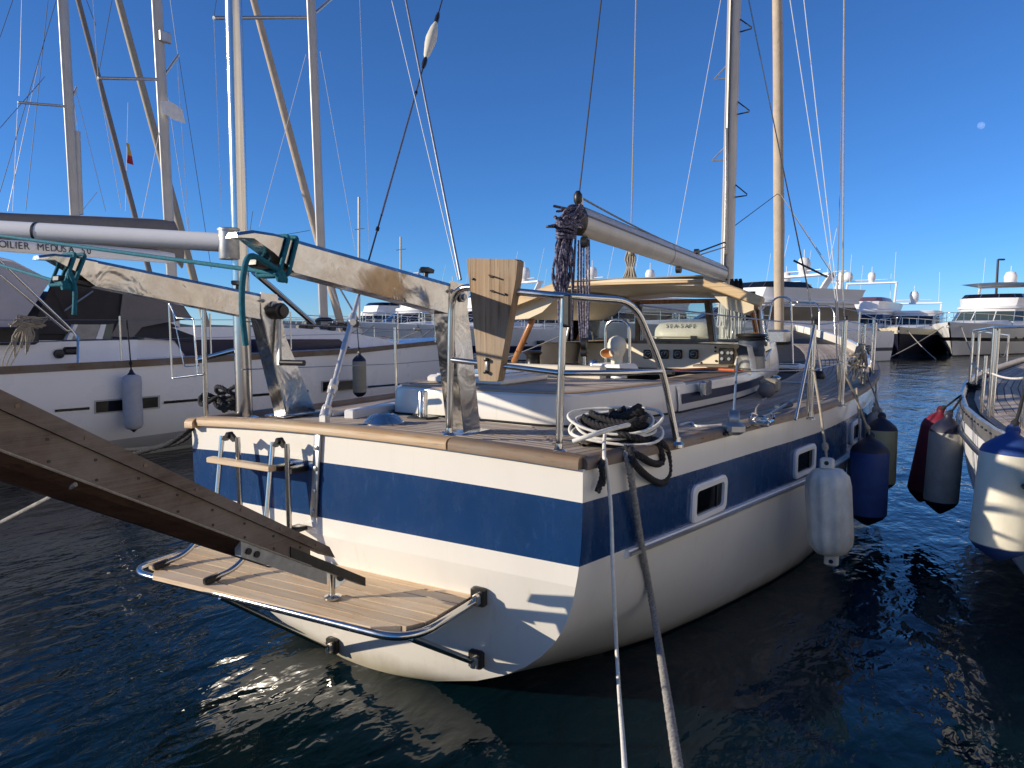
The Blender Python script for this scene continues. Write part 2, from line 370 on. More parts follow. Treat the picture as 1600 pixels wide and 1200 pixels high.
def resample(pts, step):
    pts = [Vector(p) for p in pts]; out = [pts[0]]; acc = 0
    for a, b in zip(pts, pts[1:]):
        L = (b - a).length; pos = step - acc
        while pos <= L: out.append(a.lerp(b, pos / L)); pos += step
        acc = L - (pos - step)
    if (out[-1] - pts[-1]).length > step * .3: out.append(pts[-1])
    return out
# ================================================================== THE SETTING
def grid_water():
    mb = MB(); R = 6000
    mb.add([(-R, -R, 0), (R, -R, 0), (R, R, 0), (-R, R, 0)], [[0, 1, 2, 3]])
    return tag(mb.build('water', 'water', smooth=0, fix=False), kind='structure')
grid_water()
mb = MB(); mb.box((0, -23.1, -.55), (160, 40, 2.3), ch=.03)
tag(mb.build('quay', 'quay_stone'), kind='structure')
# far hills behind the marina
mb = MB(); ring0 = []; ring1 = []; ring2 = []
for i in range(121):
    a = rad(-75 + i * 1.1); d = Vector((math.sin(a), math.cos(a), 0)); t = i / 120
    hgt = 40 + 26 * math.sin(i * .21) + 15 * math.sin(i * .53 + 1) + 6 * math.sin(i * 1.7)
    hgt *= 1.0 if i < 40 else max(.02, 1 - (i - 40) / 14)
    ring0.append(d * 2900 + Vector((0, 0, -2))); ring1.append(d * 3100 + Vector((0, 0, hgt * .75 + 4))); ring2.append(d * 3500 + Vector((0, 0, hgt + 5)))
mb.loft([ring0, ring1, ring2]); tag(mb.build('hills', 'hill'), kind='structure')
# added unseen slope to starboard: bounces warm fill onto shaded hulls, reflects in steel
mb = MB(); rings = []
for k, (x, z) in enumerate(((20, -1), (21, 3), (25, 10), (33, 19), (50, 29))):
    rings.append([(x + 1.6 * math.sin(j * 1.3 + k), -45 + j * 7.5, z + (.9 * math.sin(j * .9 + 2 * k) if k > 1 else 0)) for j in range(21)])
mb.loft(rings); tag(mb.build('bounce_slope', 'bounce_rock', smooth=20), kind='structure')
# the day moon, high on the right
c = PD(1533, 196, 4000)
mb = MB(); bmn = bmesh.new(); bmesh.ops.create_uvsphere(bmn, u_segments=24, v_segments=14, radius=4000 * 5.4 / F)
me = bpy.data.meshes.new('moon'); bmn.to_mesh(me); bmn.free(); me.materials.append(MAT['moon_rock'])
for p in me.polygons: p.use_smooth = True
o = bpy.data.objects.new('moon', me); o.location = c; COL.objects.link(o)
tag(o, 'pale daytime moon in the blue sky at upper right', 'moon')
# ================================================================== THE MAIN YACHT
Y = thing('sailing_yacht', 'white sailing yacht with blue band, teak deck and hardtop, stern nearest the viewer', 'yacht')
ZS = [(0, 1.20), (1.2, 1.175), (3, 1.158), (5, 1.175), (7, 1.24), (9, 1.36), (11, 1.53), (12.7, 1.72)]
BS = [(0, 1.285), (.8, 1.41), (1.9, 1.58), (3.2, 1.79), (5.2, 1.93), (7, 1.90), (9, 1.62), (10.6, 1.16), (11.9, .55), (12.7, .02)]
ZK = [(0, -.035), (.66, -.21), (1.21, -.385), (1.73, -.52), (2.4, -.65), (3.3, -.72), (6, -.75), (9, -.6), (11, -.2), (12, .35), (12.7, 1.2)]
PE = [(0, 3.55), (.7, 3.5), (1.8, 4.0), (3.2, 5.0), (5.5, 5.0), (8, 3.2), (10, 2.0), (12.7, 1.3)]
QE = [(0, 1.8), (3, 2.0), (6, 2.0), (9, 1.6), (12.7, 1.1)]
def zs(y): return sinterp(y, ZS)
def bs(y): return max(.015, sinterp(y, BS))
def hx(y, z):
    u = min(1, max(0, (zs(y) - z) / (zs(y) - interp(y, ZK)))); return bs(y) * max(0, (1 - u ** interp(y, PE))) ** (1 / interp(y, QE))
def low(z): return .13 * max(0, (.70 - z) / .70)
DZ = [0, .05, .10, .14, .21, .28, .35, .412, .46, .50]
def rows(y):
    z0 = zs(y); zk = interp(y, ZK); L = [z0 - d * (1 + .03 * min(y, 4)) for d in DZ]
    zw = max(.015, zk + .02); zb = L[-1]
    L += [lerp(zb, zw, (i + 1) / 9) for i in range(9)]
    L += [lerp(zw, zk, (i + 1) / 6) for i in range(6)]
    return L
STN = [0, .12, .3, .55, .85, 1.2, 1.6, 2, 2.5, 3, 3.6, 4.3, 5, 5.8, 6.6, 7.4, 8.2, 9, 9.8, 10.5, 11.1, 11.6, 12, 12.3, 12.55, 12.7]
def hmat(i, k): return 1 if 3 <= k <= 6 else (2 if k >= 18 and i > 3 else 0)
mb = MB()
for s in (1, -1):
    mb.loft([[(s * hx(y, z), y + low(z) * max(0, 1 - y), z) for z in rows(y)] for y in STN], mif=hmat)
hull = mb.build('hull', ['gelcoat_side', 'blue_gelcoat', 'antifoul'], Y, 30)
def crown(fx, z): return .045 * (1 - fx * fx) * min(1, max(0, (z - .45) / .75))
def tr_pt(fx, z): x = fx * hx(0, z); return Vector((x, low(z) - .05 * (1 - fx * fx), z + crown(fx, z)))
NX = 28; mb = MB()
r0_ = rows(0)
mb.loft([[tr_pt(-1 + 2 * i / NX, z) for z in r0_[:10]] for i in range(NX + 1)], mif=lambda i, k: 1 if 3 <= k <= 6 else 0)
mb.loft([[tr_pt(-1 + 2 * i / NX, z) for z in r0_[9:]] for i in range(NX + 1)])
mb.build('transom', ['gelcoat', 'blue_gelcoat'], Y, 30)
def tr_at(px, py, off=0):      # point of the transom seen at a pixel
    y = 0.0
    for _ in range(6):
        p = PY(px, py, y - off); w = max(.2, hx(0, p.z)); y = low(p.z) - .05 * (1 - min(1, (p.x / w) ** 2))
    return p
def dz(x, y): return zs(y) + .045 * (1 - min(1, (x / bs(y)) ** 2)) * min(1, max(.35, 1 - y / 12))
def dk(px, py, h=0):           # point of the deck seen at a pixel
    z = 1.24 + h
    for _ in range(8): p = PZ(px, py, z); z = dz(p.x, max(0, p.y)) + h
    return p
# deck sheet (caulking colour) and the teak planks laid on it
mb = MB(); rings = []
for y in [.0, .25] + STN[4:]:
    w = bs(y) - .015; rings.append([(w * f, y - (.04 * (1 - f * f) if y < .1 else 0), dz(w * f, y) - .004) for f in [-1 + i / 8 for i in range(17)]])
mb.loft(rings); deck = mb.build('deck', 'caulk', Y, 30, fix=False)
PW = .052; GAP = .0075
for k in range(15):            # planks of the side decks follow the sheer
    o0 = .105 + k * PW
    for s in (1, -1):
        if s < 0 and k > 9: continue
        y0 = .10 + (k + .5) * PW; ys = [y0] + [v for v in STN if y0 + .1 < v < 10.6]
        cut = (2.6 + 1.9 * ((k * 37) % 10) / 10) if s > 0 else 99
        for seg in ([v for v in ys if v <= cut] + [cut], [cut] + [v for v in ys if v > cut]):
            if len(seg) < 2 or seg[0] > 90: continue
            if seg[-1] > 90: seg = seg[:-1]
            mb = MB(); R = []
            for i, y in enumerate(seg):
                yy = y + (.004 if i == 0 else 0); a = bs(y) - o0; c2 = a - PW + GAP; h = .005
                R.append([(s * a, yy, dz(a, y)), (s * a, yy, dz(a, y) + h), (s * c2, yy, dz(c2, y) + h), (s * c2, yy, dz(c2, y))])
            mb.loft(R, closed=True, cap=True).build('deck_plank', 'teak_y', deck, 30)
for j in range(15):            # planks across the aft deck
    y0 = .10 + j * PW; y1 = y0 + PW - GAP; w = bs(y0) - .11 - j * PW
    cuts = [-w, w] if j % 3 else [-w, -.2 + .13 * j % .7, w]
    for xa, xb in zip(cuts, cuts[1:]):
        n = 8; R = []
        for i in range(n + 1):
            x = lerp(xa + .002, xb - .002, i / n); bw = -.045 * (1 - (x / 1.28) ** 2) * max(0, 1 - j / 9)
            R.append([(x, y0 + bw, dz(x, y0)), (x, y0 + bw, dz(x, y0) + .005), (x, y1 + bw, dz(x, y1) + .005), (x, y1 + bw, dz(x, y1))])
        MB().loft(R, closed=True, cap=True).build('deck_plank', 'teak_x', deck, 30)
# cap rail
def rail(name, pts, mat, w=.105, h=.052):
    P = [Vector(p) for p in pts]; prof = [(-.5, -.5), (-.5, .1), (-.4, .38), (-.22, .5), (.22, .5), (.4, .38), (.5, .1), (.5, -.5)]; R = []
    for i, p in enumerate(P):
        t = (P[min(i + 1, len(P) - 1)] - P[max(0, i - 1)]); t.z = 0; t.normalize(); n = Vector((t.y, -t.x, 0))
        R.append([p + n * (a * w) + Vector((0, 0, b * h)) for a, b in prof])
    return MB().loft(R, closed=True, cap=True).build(name, mat, Y, 40)
def rp(x): f = x / 1.30; return (x, .022 - .05 * (1 - f * f), 1.20 + .045 * (1 - f * f) + .026)
rail('cap_rail', [rp(lerp(-1.19, .64, i / 20)) for i in range(21)], 'teak_rail_x', .112, .049)
rail('cap_rail', [rp(lerp(.648, 1.275, i / 8)) for i in range(9)], 'teak_rail_old_x', .105, .052)
rail('cap_rail', [(-1.26, -.01, 1.222), (-1.195, -.004, 1.224)], 'teak_rail_x', .12, .055)
for s in (1, -1):
    for a, b2 in ((.02, .80), (.806, 2.9), (2.906, 5.2), (5.206, 8.5), (8.506, 12.5)):
        n = 10; pts = []
        for i in range(n + 1):
            y = lerp(a, b2, i / n); pts.append((s * (bs(y) - .035), y, zs(y) + .022))
        rail('cap_rail', pts, 'teak_rail_y', .095, .05)
# white bulwark at the bow
for s in (1, -1):
    R = []
    for i in range(13):
        y = lerp(7.6, 12.6, i / 12); h = .03 + .10 * min(1, i / 4); x = s * (bs(y) - .05)
        R.append([(x, y, zs(y)), (x, y, zs(y) + h), (x - s * .06, y, zs(y) + h), (x - s * .06, y, zs(y))])
    MB().loft(R, closed=True, cap=True).build('bulwark', 'gelcoat', Y, 30)
# rub rail: timber-backed metal strip
for s in (1, -1):
    R = []; R2 = []
    for i in range(30):
        y = lerp(.36, 11.5, (i / 29)); z = zs(y) - .432 * (1 + .03 * min(y, 4)); x = hx(y, z)
        R.append([(s * (x + a), y, z + b2) for a, b2 in ((-.005, -.022), (.02, -.02), (.028, 0), (.02, .018), (-.005, .022))])
        R2.append([(s * (x + a), y, z + b2) for a, b2 in ((.024, -.011), (.036, -.008), (.036, .006), (.024, .01))])
    rr_ = MB().loft(R, closed=True, cap=True).build('rub_rail', 'white_paint', Y, 40)
    MB().loft(R2, closed=True, cap=True).build('metal_strip', 'aluminium', rr_, 40)
# hull portlights
def rrect(w, h, r, n=4):
    P = []
    for cx, cy, a0 in ((w/2-r, h/2-r, 0), (-w/2+r, h/2-r, 90), (-w/2+r, -h/2+r, 180), (w/2-r, -h/2+r, 270)):
        for k in range(n + 1): a = rad(a0 + 90 * k / n); P.append((cx + r * math.cos(a), cy + r * math.sin(a)))
    return P
for s, yc, zc in ((1, 1.20, .855), (1, 2.72, .84), (1, 4.4, .85), (-1, 1.20, .855), (-1, 2.72, .84)):
    y = yc; z = zc; x = hx(y, z); tx = Vector((hx(y + .1, z) - hx(y - .1, z), .2, 0)).normalized(); tz = Vector((hx(y, z + .06) - hx(y, z - .06), 0, .12)).normalized()
    n = tx.cross(tz).normalized();  n = n if n.x > 0 else -n
    def pt(a, b2, d): p = Vector((x, y, z)) + tx * a + tz * b2 + n * d; return Vector((s * p.x, p.y, p.z))
    fr_ = MB().loft([[pt(a, b2, d) for a, b2 in rrect(w, h, r)] for w, h, r, d in ((.43, .205, .045, -.012), (.43, .205, .045, .012), (.415, .19, .04, .02), (.345, .135, .025, .018), (.34, .13, .022, -.004))], closed=True).build('portlight', 'white_paint', Y, 35)
    MB().prism([pt(a, b2, .003) for a, b2 in rrect(.345, .135, .02)], (0, 0, 0.0)).build('pane', 'dark_glass', fr_, 0)
    MB().beam(pt(.10, -.065, .006), pt(.10, .065, .006), .012, .006, up=n).build('pane_divider', 'dark_metal', fr_, 0)
# ---- swim platform
def plat(px, py): return PZ(px, py, .555)
pl = MB().tube(fillet([(.775, .03, .555), (.775, -.50, .545), (-.99, -.60, .545), (-.99, .05, .555)], .17, 8), .0175, 12).build('swim_platform', 'stainless', Y, 60)
for j in range(8):
    ya = -.565 + j * .077; yb = ya + .071
    xa = -.955 + (.12 if j == 0 else .02 if j == 1 else 0); xb = .745 - (.13 if j == 0 else .03 if j == 1 else 0); sk = .057
    cut_ = (.085, .03, .008)[j] if j < 3 else 0
    P = [(xa + cut_, ya - sk, 0), (xb - cut_ * .4, ya + .043, 0), (xb + cut_ * .75, yb + .043, 0), (xa, yb - sk, 0)]
    MB().prism([(a, b2 + .012, .545) for a, b2, _ in P], (0, 0, .022)).build('slat', 'teak_new_x', pl, 30)
MB().beam((-.9, -.02, .54), (.7, .02, .54), .05, .018).build('slat_bearer', 'dark_wood_y', pl)
for x in (-.75, -.2, .35, .6):
    MB().beam((x, lerp(-.50, -.60, (.775 - x) / 1.765) + .025, .533), (x, .0, .533), .03, .018).build('bearer', 'stainless', pl)
def bracket(px, py, par):
    p = tr_at(px, py); b_ = MB().box(p + Vector((0, -.02, 0)), (.075, .04, .085), ch=.008).build('bracket', 'dark_metal', par)
    MB().box(p + Vector((.012, -.05, 0)), (.03, .05, .05), ch=.006).build('clevis', 'stainless', b_); return p
a = bracket(752, 930, Y); b2 = bracket(748, 1027, Y); c3 = bracket(524, 1006, Y)
MB().tube([b2 + Vector((0, -.05, 0)), (.74, -.45, .535)], .0155, 10).build('strut', 'stainless', Y, 60)
MB().tube([c3 + Vector((0, -.05, 0)), (-.30, -.56, .535)], .0155, 10).build('strut', 'stainless', Y, 60)
# ---- boarding ladder folded up against the transom: two pairs of tubes, one step, curved feet
LX = [PY(347.5, 676, -.15).x, PY(371, 676, -.15).x, PY(426.5, 686, -.15).x, PY(448, 686, -.15).x]
ladder = MB().tube(fillet([(LX[0], -.15, 1.195), (LX[0] + .005, -.22, .74), (LX[0], -.40, .60), (LX[0] - .01, -.52, .588)], .10, 8), .014, 12).build('boarding_ladder', 'stainless', Y, 60)
tube_f = lambda x: MB().tube(fillet([(x, -.15, 1.195), (x + .005, -.22, .74), (x, -.40, .60), (x - .01, -.52, .588)], .10, 8), .014, 12)
tube_f(LX[2]).build('ladder_tube', 'stainless', ladder, 60)
for x in (LX[1], LX[3]): MB().tube([(x, -.15, 1.195), (x + .005, -.15, .57)], .014, 12).build('ladder_tube', 'stainless', ladder, 60)
for xa, xb in ((LX[0], LX[1]), (LX[2], LX[3])):
    p = Vector(((xa + xb) / 2, -.14, 1.175)); d = Vector((xb - xa, .0, 0)) / 2
    MB().prism([p - d + Vector((0, 0, .0)), p - d * .4 + Vector((0, 0, .035)), p + d * .4 + Vector((0, 0, .035)), p + d, p + d * .5 + Vector((0, 0, -.005)), p + Vector((0, 0, .012)), p - d * .5 + Vector((0, 0, -.005))], (0.004, -.022, 0)).build('top_fitting', 'dark_metal', ladder, 40)
    MB().lathe([(.011, -.02), (.017, -.015), (.017, .015), (.011, .02)], 12, p + Vector((0, -.012, .03)), (0, 1, 0)).build('pivot_bolt', 'dark_metal', ladder, 40)
MB().box(((LX[0] + LX[2]) / 2 - .015, -.185, 1.065), (abs(LX[2] - LX[0]) + .10, .05, .03), ch=.004).build('step', 'teak_new_x', ladder)
for x in (LX[2], LX[3]): MB().box((x + .01, -.10, 1.055), (.06, .11, .03), ch=.004).build('step_bracket', 'black_plastic', ladder)
MB().box((LX[3] + .005, -.10, .745), (.07, .08, .025), ch=.004).build('step_bracket', 'dark_metal', ladder)
for x in (LX[0], LX[2]): MB().beam((x - .012, -.565, .582), (x - .01, -.48, .589), .03, .034, ch=.006).build('foot', 'dark_metal', ladder)
for x in (LX[1], LX[3]): MB().box((x + .01, -.15, .578), (.055, .06, .03), ch=.005).build('foot', 'galvanised', ladder)
# chainplate on the transom below the backstay
p0 = tr_at(497, 684, .012); p1 = tr_at(490, 808, .012)
cp = MB().beam(p0 + Vector((0, 0, .03)), p1, .046, .012, up=(0, -1, 0), ch=.003).build('chainplate', 'galvanised', Y)
for t in (.12, .38, .66, .93):
    MB().lathe([(.0125, 0), (.0125, .006), (.006, .009)], 12, p0.lerp(p1, t) + Vector((0, -.006, 0)), (0, -1, 0)).build('bolt', 'galvanised', cp)
# ---- backstay with turnbuckle and insulator
b0 = dk(507, 652, .05); mast_top = Vector((0, 7.45, 16.5))
def on_line(a, b, px): # param where the line a-b crosses pixel column px
    lo, hi = 0., 1.
    for _ in range(50):
        m_ = (lo + hi) / 2; v = a.lerp(b, m_) - CAM; x = 800 + F * v.dot(_r) / v.dot(_f)
        if x < px: lo = m_
        else: hi = m_
    return lo
bt = PY(692, -4, 3.0)                       # backstay's run, traced up to the frame's edge
bdir = (bt - b0)
bk = MB().tube([b0.lerp(bt, .18), b0.lerp(bt, 1.6)], .0062, 8).build('backstay', 'dark_wire', Y)
def st(px): return b0.lerp(bt, on_line(b0, bt, px))
MB().tube([st(596), st(654)], .0085, 8).build('tension_tube', 'wire', bk)
for px in (590, 650): q = st(px); d = bdir.normalized(); MB().tube([q - d * .012, q + d * .012], .013, 8).build('clip', 'black_plastic', bk)
q0, q1 = st(665), st(681); d = (q1 - q0); L = d.length
MB().lathe([(.01, 0), (.026, L * .1), (.045, L * .38), (.05, L * .55), (.036, L * .82), (.013, L)], 14, q0, d).build('insulator', 'fender_cream', bk)
for q, e in ((st(661), st(665.5)), (st(680), st(685))): MB().tube([q, q.lerp(e, .3), q.lerp(e, .7), e], [.012, .021, .021, .012], 10).build('end_terminal', 'dark_metal', bk)
tb = MB()
def seg(pa, pb, r, mi=0): tb.tube([st(pa), st(pb)], r, 10, mi=mi)
seg(507, 511, .03); seg(511, 517, .018); seg(517, 523, .026); seg(523, 526, .015); seg(526, 548, .0165); seg(536, 541, .019); seg(548, 552, .025); seg(552, 560, .013)
tb.box(b0 + Vector((0, 0, -.015)), (.06, .035, .07), ch=.008)
for px in (511, 520, 549): q = st(px); tb.lathe([(.021, -.032), (.023, -.026), (.023, .026), (.021, .032)], 12, q, (.86, -.5, 0))
tb.build('turnbuckle', 'bright_steel', Y, 40)
# second wire stay from the pushpit up to port
s0 = dk(722, 652, 0) + Vector((0, 0, .70)); s0 = PY(720, 437, .36); s1 = PY(634, 0, .9)
MB().tube([s0, s0.lerp(s1, 2.2)], .0068, 8).build('wire_stay', 'wire', Y)
s2 = PY(612, 0, .95); MB().tube([PY(716, 438, .37), PY(716, 438, .37).lerp(s2, 2)], .0028, 6).build('flag_halyard', 'white_wire', Y)
# ---- aft cabin trunk
FP = [(-.80, 2.3), (-.74, 1.6), (-.67, 1.2), (-.57, 1.0), (-.43, .92), (0, .90), (.40, .905), (.58, .915), (.70, .965), (.78, 1.08), (.83, 1.3), (.91, 1.75), (1.0, 2.3)]
def inset(P, d):
    out = []
    for i, (x, y) in enumerate(P):
        a = Vector(P[max(0, i - 1)]); b_ = Vector(P[min(len(P) - 1, i + 1)]); t = (b_ - a).normalized(); n = Vector((-t.y, t.x)); out.append((x + n.x * d, y + n.y * d))
    return out
FPs = [(p.x, p.y) for p in smooth_path([(x, y, 0) for x, y in FP], 4)]
mb = MB(); R = []
for d, z in ((0, 1.16), (0.0, 1.225), (.008, 1.365), (.014, 1.39), (.035, 1.40)): R.append([(x, y, z) for x, y in inset(FPs, d)])
mb.loft(R); top = R[-1]; mb.add(top, [list(range(len(top)))]); ac = mb.build('aft_cabin', 'gelcoat', Y, 35)
mb = MB(); mb.tube([(x, y, dz(x, y) + .012) for x, y in inset(FPs, -.004)], .007, 6); mb.build('seam', 'caulk', ac, 0)
MR = inset(FPs, .04); MR2 = inset(FPs, .10)        # teak margin board round the cabin top
mb = MB(); mb.loft([[(x, y, 1.398) for x, y in MR], [(x, y, 1.408) for x, y in MR], [(x, y, 1.408) for x, y in MR2], [(x, y, 1.398) for x, y in MR2]]); mb.build('margin_board', 'teak_rail_x', ac)
for i in range(24):                                # planks across the cabin top
    y0 = 1.01 + i * .052; y1 = y0 + .045
    def xlim(y, sgn):
        c_ = [p[0] for p in MR2 if abs(p[1] - y) < .12 and p[0] * sgn > -.2]
        q = sorted(MR2, key=lambda p: (p[1] - y) ** 2 + (0 if p[0] * sgn > 0 else 9))[:2]; return sum(p[0] for p in q) / len(q)
    xa = xlim((y0 + y1) / 2, -1) + .006; xb = xlim((y0 + y1) / 2, 1) - .006
    MB().box(((xa + xb) / 2, (y0 + y1) / 2, 1.403), (xb - xa, y1 - y0, .008)).build('deck_plank', 'teak_x', ac, 0)
# sliding hatch with its frame on the cabin top
hp = PZ(760, 585, 1.46)
hh = MB().box((-.18, 1.55, 1.432), (.62, .62, .055), ch=.015).build('hatch', 'gelcoat', Y); MB().box((-.18, 1.55, 1.466), (.52, .52, .014), ch=.006).build('hatch_lid', 'white_paint', hh)
MB().box((-.18, 1.49, 1.475), (.44, .36, .006)).build('pane', 'tint_glass', hh)
MB().box((-.05, 2.16, 1.45), (.95, .1, .10), ch=.01).build('hatch_coaming', 'cream', Y)
# plinth and cowl vents
def cowl(p, r, face, par, plinth=True):
    face = Vector(face).normalized()
    cw = MB().lathe([(r * .62, 0), (r * .62, r * .7), (r * .85, r * 1.2), (r * 1.02, r * 1.75), (r, r * 2.2), (r * .82, r * 2.65), (r * .45, r * 2.92), (.004, r * 3.0)], 20, p).build('cowl_vent', 'fender_cream', par, 60)
    side = face.cross(Vector((0, 0, 1)))
    c_ = p + Vector((0, 0, r * 1.15)); R = []
    for t, sx, sz in ((.3, .75, .6), (1.0, .98, .55), (1.38, 1.12, .55), (1.42, 1.02, .47)):
        R.append([c_ + face * (r * t) + side * (math.cos(q) * r * sx) + Vector((0, 0, math.sin(q) * r * sz)) for q in [2 * math.pi * k / 20 for k in range(20)]])
    MB().loft(R, closed=True).build('cowl_lip', 'fender_cream', cw, 60)
    R2 = [R[3], [c_ + face * (r * .5) + side * (math.cos(2 * math.pi * k / 20) * r * .5) + Vector((0, 0, math.sin(2 * math.pi * k / 20) * r * .3)) for k in range(20)]]
    MB().loft(R2, closed=True).add(R2[1], [list(range(20))]).build('cowl_throat', 'terracotta', cw, 60)
pc = PZ(962, 582, 1.41)
pln = MB(); pln.loft([[(pc.x + a * w, pc.y + b_ * w, z) for a, b_ in ((-1, -.75), (.6, -.95), (1.05, .2), (.6, .9), (-.9, .9))] for w, z in ((.19, 1.408), (.17, 1.46), (.15, 1.485))], closed=True, cap=True)
pln.build('vent_plinth', 'white_paint', Y); cowl(Vector((pc.x, pc.y + .02, 1.48)), .078, (-.45, -1, 0), Y)
pc2 = PZ(735, 562, 1.47); pc2 = Vector((-.62, 1.85, 1.40)); cowl(pc2, .06, (.15, -1, 0), Y)
MB().lathe([(.055, 0), (.056, .02), (.048, .05), (.03, .07), (.004, .078)], 18, PZ(929, 574, 1.43)).build('vent_dome', 'stainless', Y, 60)
# ---- davits
for base, tip, side in (((690, 682), (360, 372), 1), ((425, 654), (62, 402), -1)):
    if side > 0:
        B = Vector((.37, .30, 1.235)); kx = .385
    else:
        B = Vector((-1.0, .30, 1.235)); kx = -1.0
    pT = PX(680 if side > 0 else 385, 450 if side > 0 else 465, kx)
    zt = 1.98 if side > 0 else 1.96
    yt = .30
    dv = MB()
    wT = .10
    fb, rb = (.36, .51) if side > 0 else (.42, .66)
    P2 = [(fb, 1.235), (rb, 1.235), (yt + .13, 1.72), (yt + .07, zt + .02), (yt - .05, zt + .03), (yt - .05, 1.86)]
    dv.prism([(kx - .05, y_, z_) for y_, z_ in P2], (.006, 0, 0)); dv.prism([(kx + .05, y_, z_) for y_, z_ in P2], (.006, 0, 0))
    D = dv.build('davit', 'davit_steel', Y, 30)
    MB().prism([(kx - .05, yt - .052, 1.86), (kx - .05, fb - .004, 1.238), (kx + .056, fb - .004, 1.238), (kx + .056, yt - .052, 1.86)], (0, .006, 0)).build('web_plate', 'davit_steel', D)
    MB().box((kx, (fb + rb) / 2, 1.232), (.18, rb - fb + .1, .012), ch=.003).build('foot_plate', 'davit_steel', D)
    tipP = PX(372 if side > 0 else 66, 380 if side > 0 else 412, kx)
    A = Vector((kx + .003, yt + .03, zt - .065)); E_ = Vector((kx + .003, tipP.y, tipP.z))
    d = (E_ - A).normalized(); up = Vector((1, 0, 0)).cross(d).normalized();  up = up if up.z > 0 else -up
    arm = MB(); L = (E_ - A).length
    def ap(t, w, h): return [A + d * t + Vector((a * w, 0, 0)) + up * (c_ * h) for a, c_ in ((-.5, -.5), (.5, -.5), (.5, .38), (.38, .5), (-.38, .5), (-.5, .38))]
    arm.loft([ap(-.08, .092, .155), ap(L - .22, .088, .125)], closed=True, cap=True)
    T0, T1, T2 = A + d * (L - .22), A + d * (L - .03), A + d * (L + .03)
    hood = lambda c_, w, h0, h1: [c_ + Vector((a * w, 0, 0)) + up * h for a, h in ((-.5, h0), (.5, h0), (.5, h1 - .012), (.34, h1), (-.34, h1), (-.5, h1 - .012))]
    arm.loft([hood(T0, .090, -.062, .064), hood(A + d * (L - .12), .090, -.01, .062), hood(T1, .084, .022, .052), hood(T2, .06, .012, .03)], closed=True, cap=True)
    arm.build('arm', 'davit_steel', D, 30)
    MB().box(A + d * (L - .14) - up * .055, (.06, .16, .03), Matrix((Vector((1, 0, 0)), d, up)).transposed(), ch=.006).build('sheave_box', 'black_plastic', D)
    kp = A + d * .22 + up * .07
    MB().lathe([(.012, 0), (.012, .03), (.032, .032), (.034, .05), (.02, .056)], 10, kp, up, wob=lambda q, z: 1 + (.18 * math.cos(5 * q) if z > .031 else 0)).build('knob', 'black_plastic', D, 40)
    for q, r_ in ((A + d * -.01 + Vector((.058, 0, .02)), .026), (A + d * .07 + Vector((.05, 0, .035)), .012)):
        MB().lathe([(r_, 0), (r_, .008), (r_ * .55, .009), (r_ * .55, .022)], 14, q, (1, 0, 0)).build('pivot_bolt', 'galvanised', D, 40)
    if side < 0:   # winch crank
        q = Vector((kx + .075, yt + .06, 1.88))
        MB().beam(q, q + Vector((.02, -.02, -.33)), .02, .03, up=(1, 0, 0), ch=.004).build('crank_arm', 'galvanised', D)
        e = q + Vector((.03, -.02, -.31)); MB().tube([e, e + Vector((.17, .03, 0))], .018, 10).build('crank_handle', 'black_plastic', D, 40)
        MB().lathe([(.05, 0), (.05, .05), (.035, .055), (.035, .075)], 14, q + Vector((-.02, 0, .0)), (1, 0, 0)).build('winch_drum', 'dark_metal', D, 40)
# ---- stainless pole on the port quarter with its hoisting spar
pb = dk(382, 655); ptop = PY(360, -160, pb.y - .02)
pole = MB().tube([pb, pb.lerp(ptop, 1.0), pb.lerp(ptop, 1.6)], [.052, .050, .046], 20).build('pole', 'stainless', Y, 60)
MB().lathe([(.09, 0), (.09, .012), (.065, .02)], 18, pb + Vector((0, 0, .002))).build('foot_plate', 'stainless', pole, 40)
j0 = PY(366, 380, pb.y - .05); j1 = PD(-130, 352, 4.4)
MB().lathe([(.062, -.10), (.064, -.095), (.064, .07), (.07, .072), (.07, .085), (.062, .09)], 20, j0 + Vector((-.02, -.02, 0))).build('swivel_drum', 'galvanised', pole, 40)
sp_ = MB(); sp_.tube([j0 + (j1 - j0) * .03, j1], .058, 14); sp_.build('hoist_spar', 'white_paint', Y, 60)
q = j0.lerp(j1, .62); MB().tube([q - (j1 - j0).normalized() * .008, q + (j1 - j0).normalized() * .008], .061, 14).build('spar_band', 'black_plastic', Y, 60)
MB().tube([PY(397, 425, pb.y + .05), PY(490, 506, pb.y + 1.0)], .02, 10).build('brace', 'stainless', Y, 60)
# port quarter rail beside the pole
r0 = dk(322, 655); zt = PY(322, 478, r0.y).z
MB().tube([r0, Vector((r0.x + .01, r0.y, zt))], .0155, 10).build('stanchion', 'stainless', Y, 60)
MB().tube([PY(310, 562, r0.y), PY(372, 546, pb.y)], .016, 10).build('rail_tube', 'stainless', Y, 60)
hp_ = lambda px, py: PY(px, py, r0.y - .06)
bh = MB().tube(fillet([hp_(309, 586), hp_(269, 591), hp_(264, 473), hp_(276, 497), hp_(302, 498), hp_(309, 586), hp_(318, 585)], .012, 3), .006, 8).build('buoy_holder', 'stainless', Y, 60)
MB().tube(fillet([hp_(268, 478), hp_(288, 573), hp_(312, 571)], .02, 4), .0035, 6).build('holder_wire', 'stainless', bh, 60)
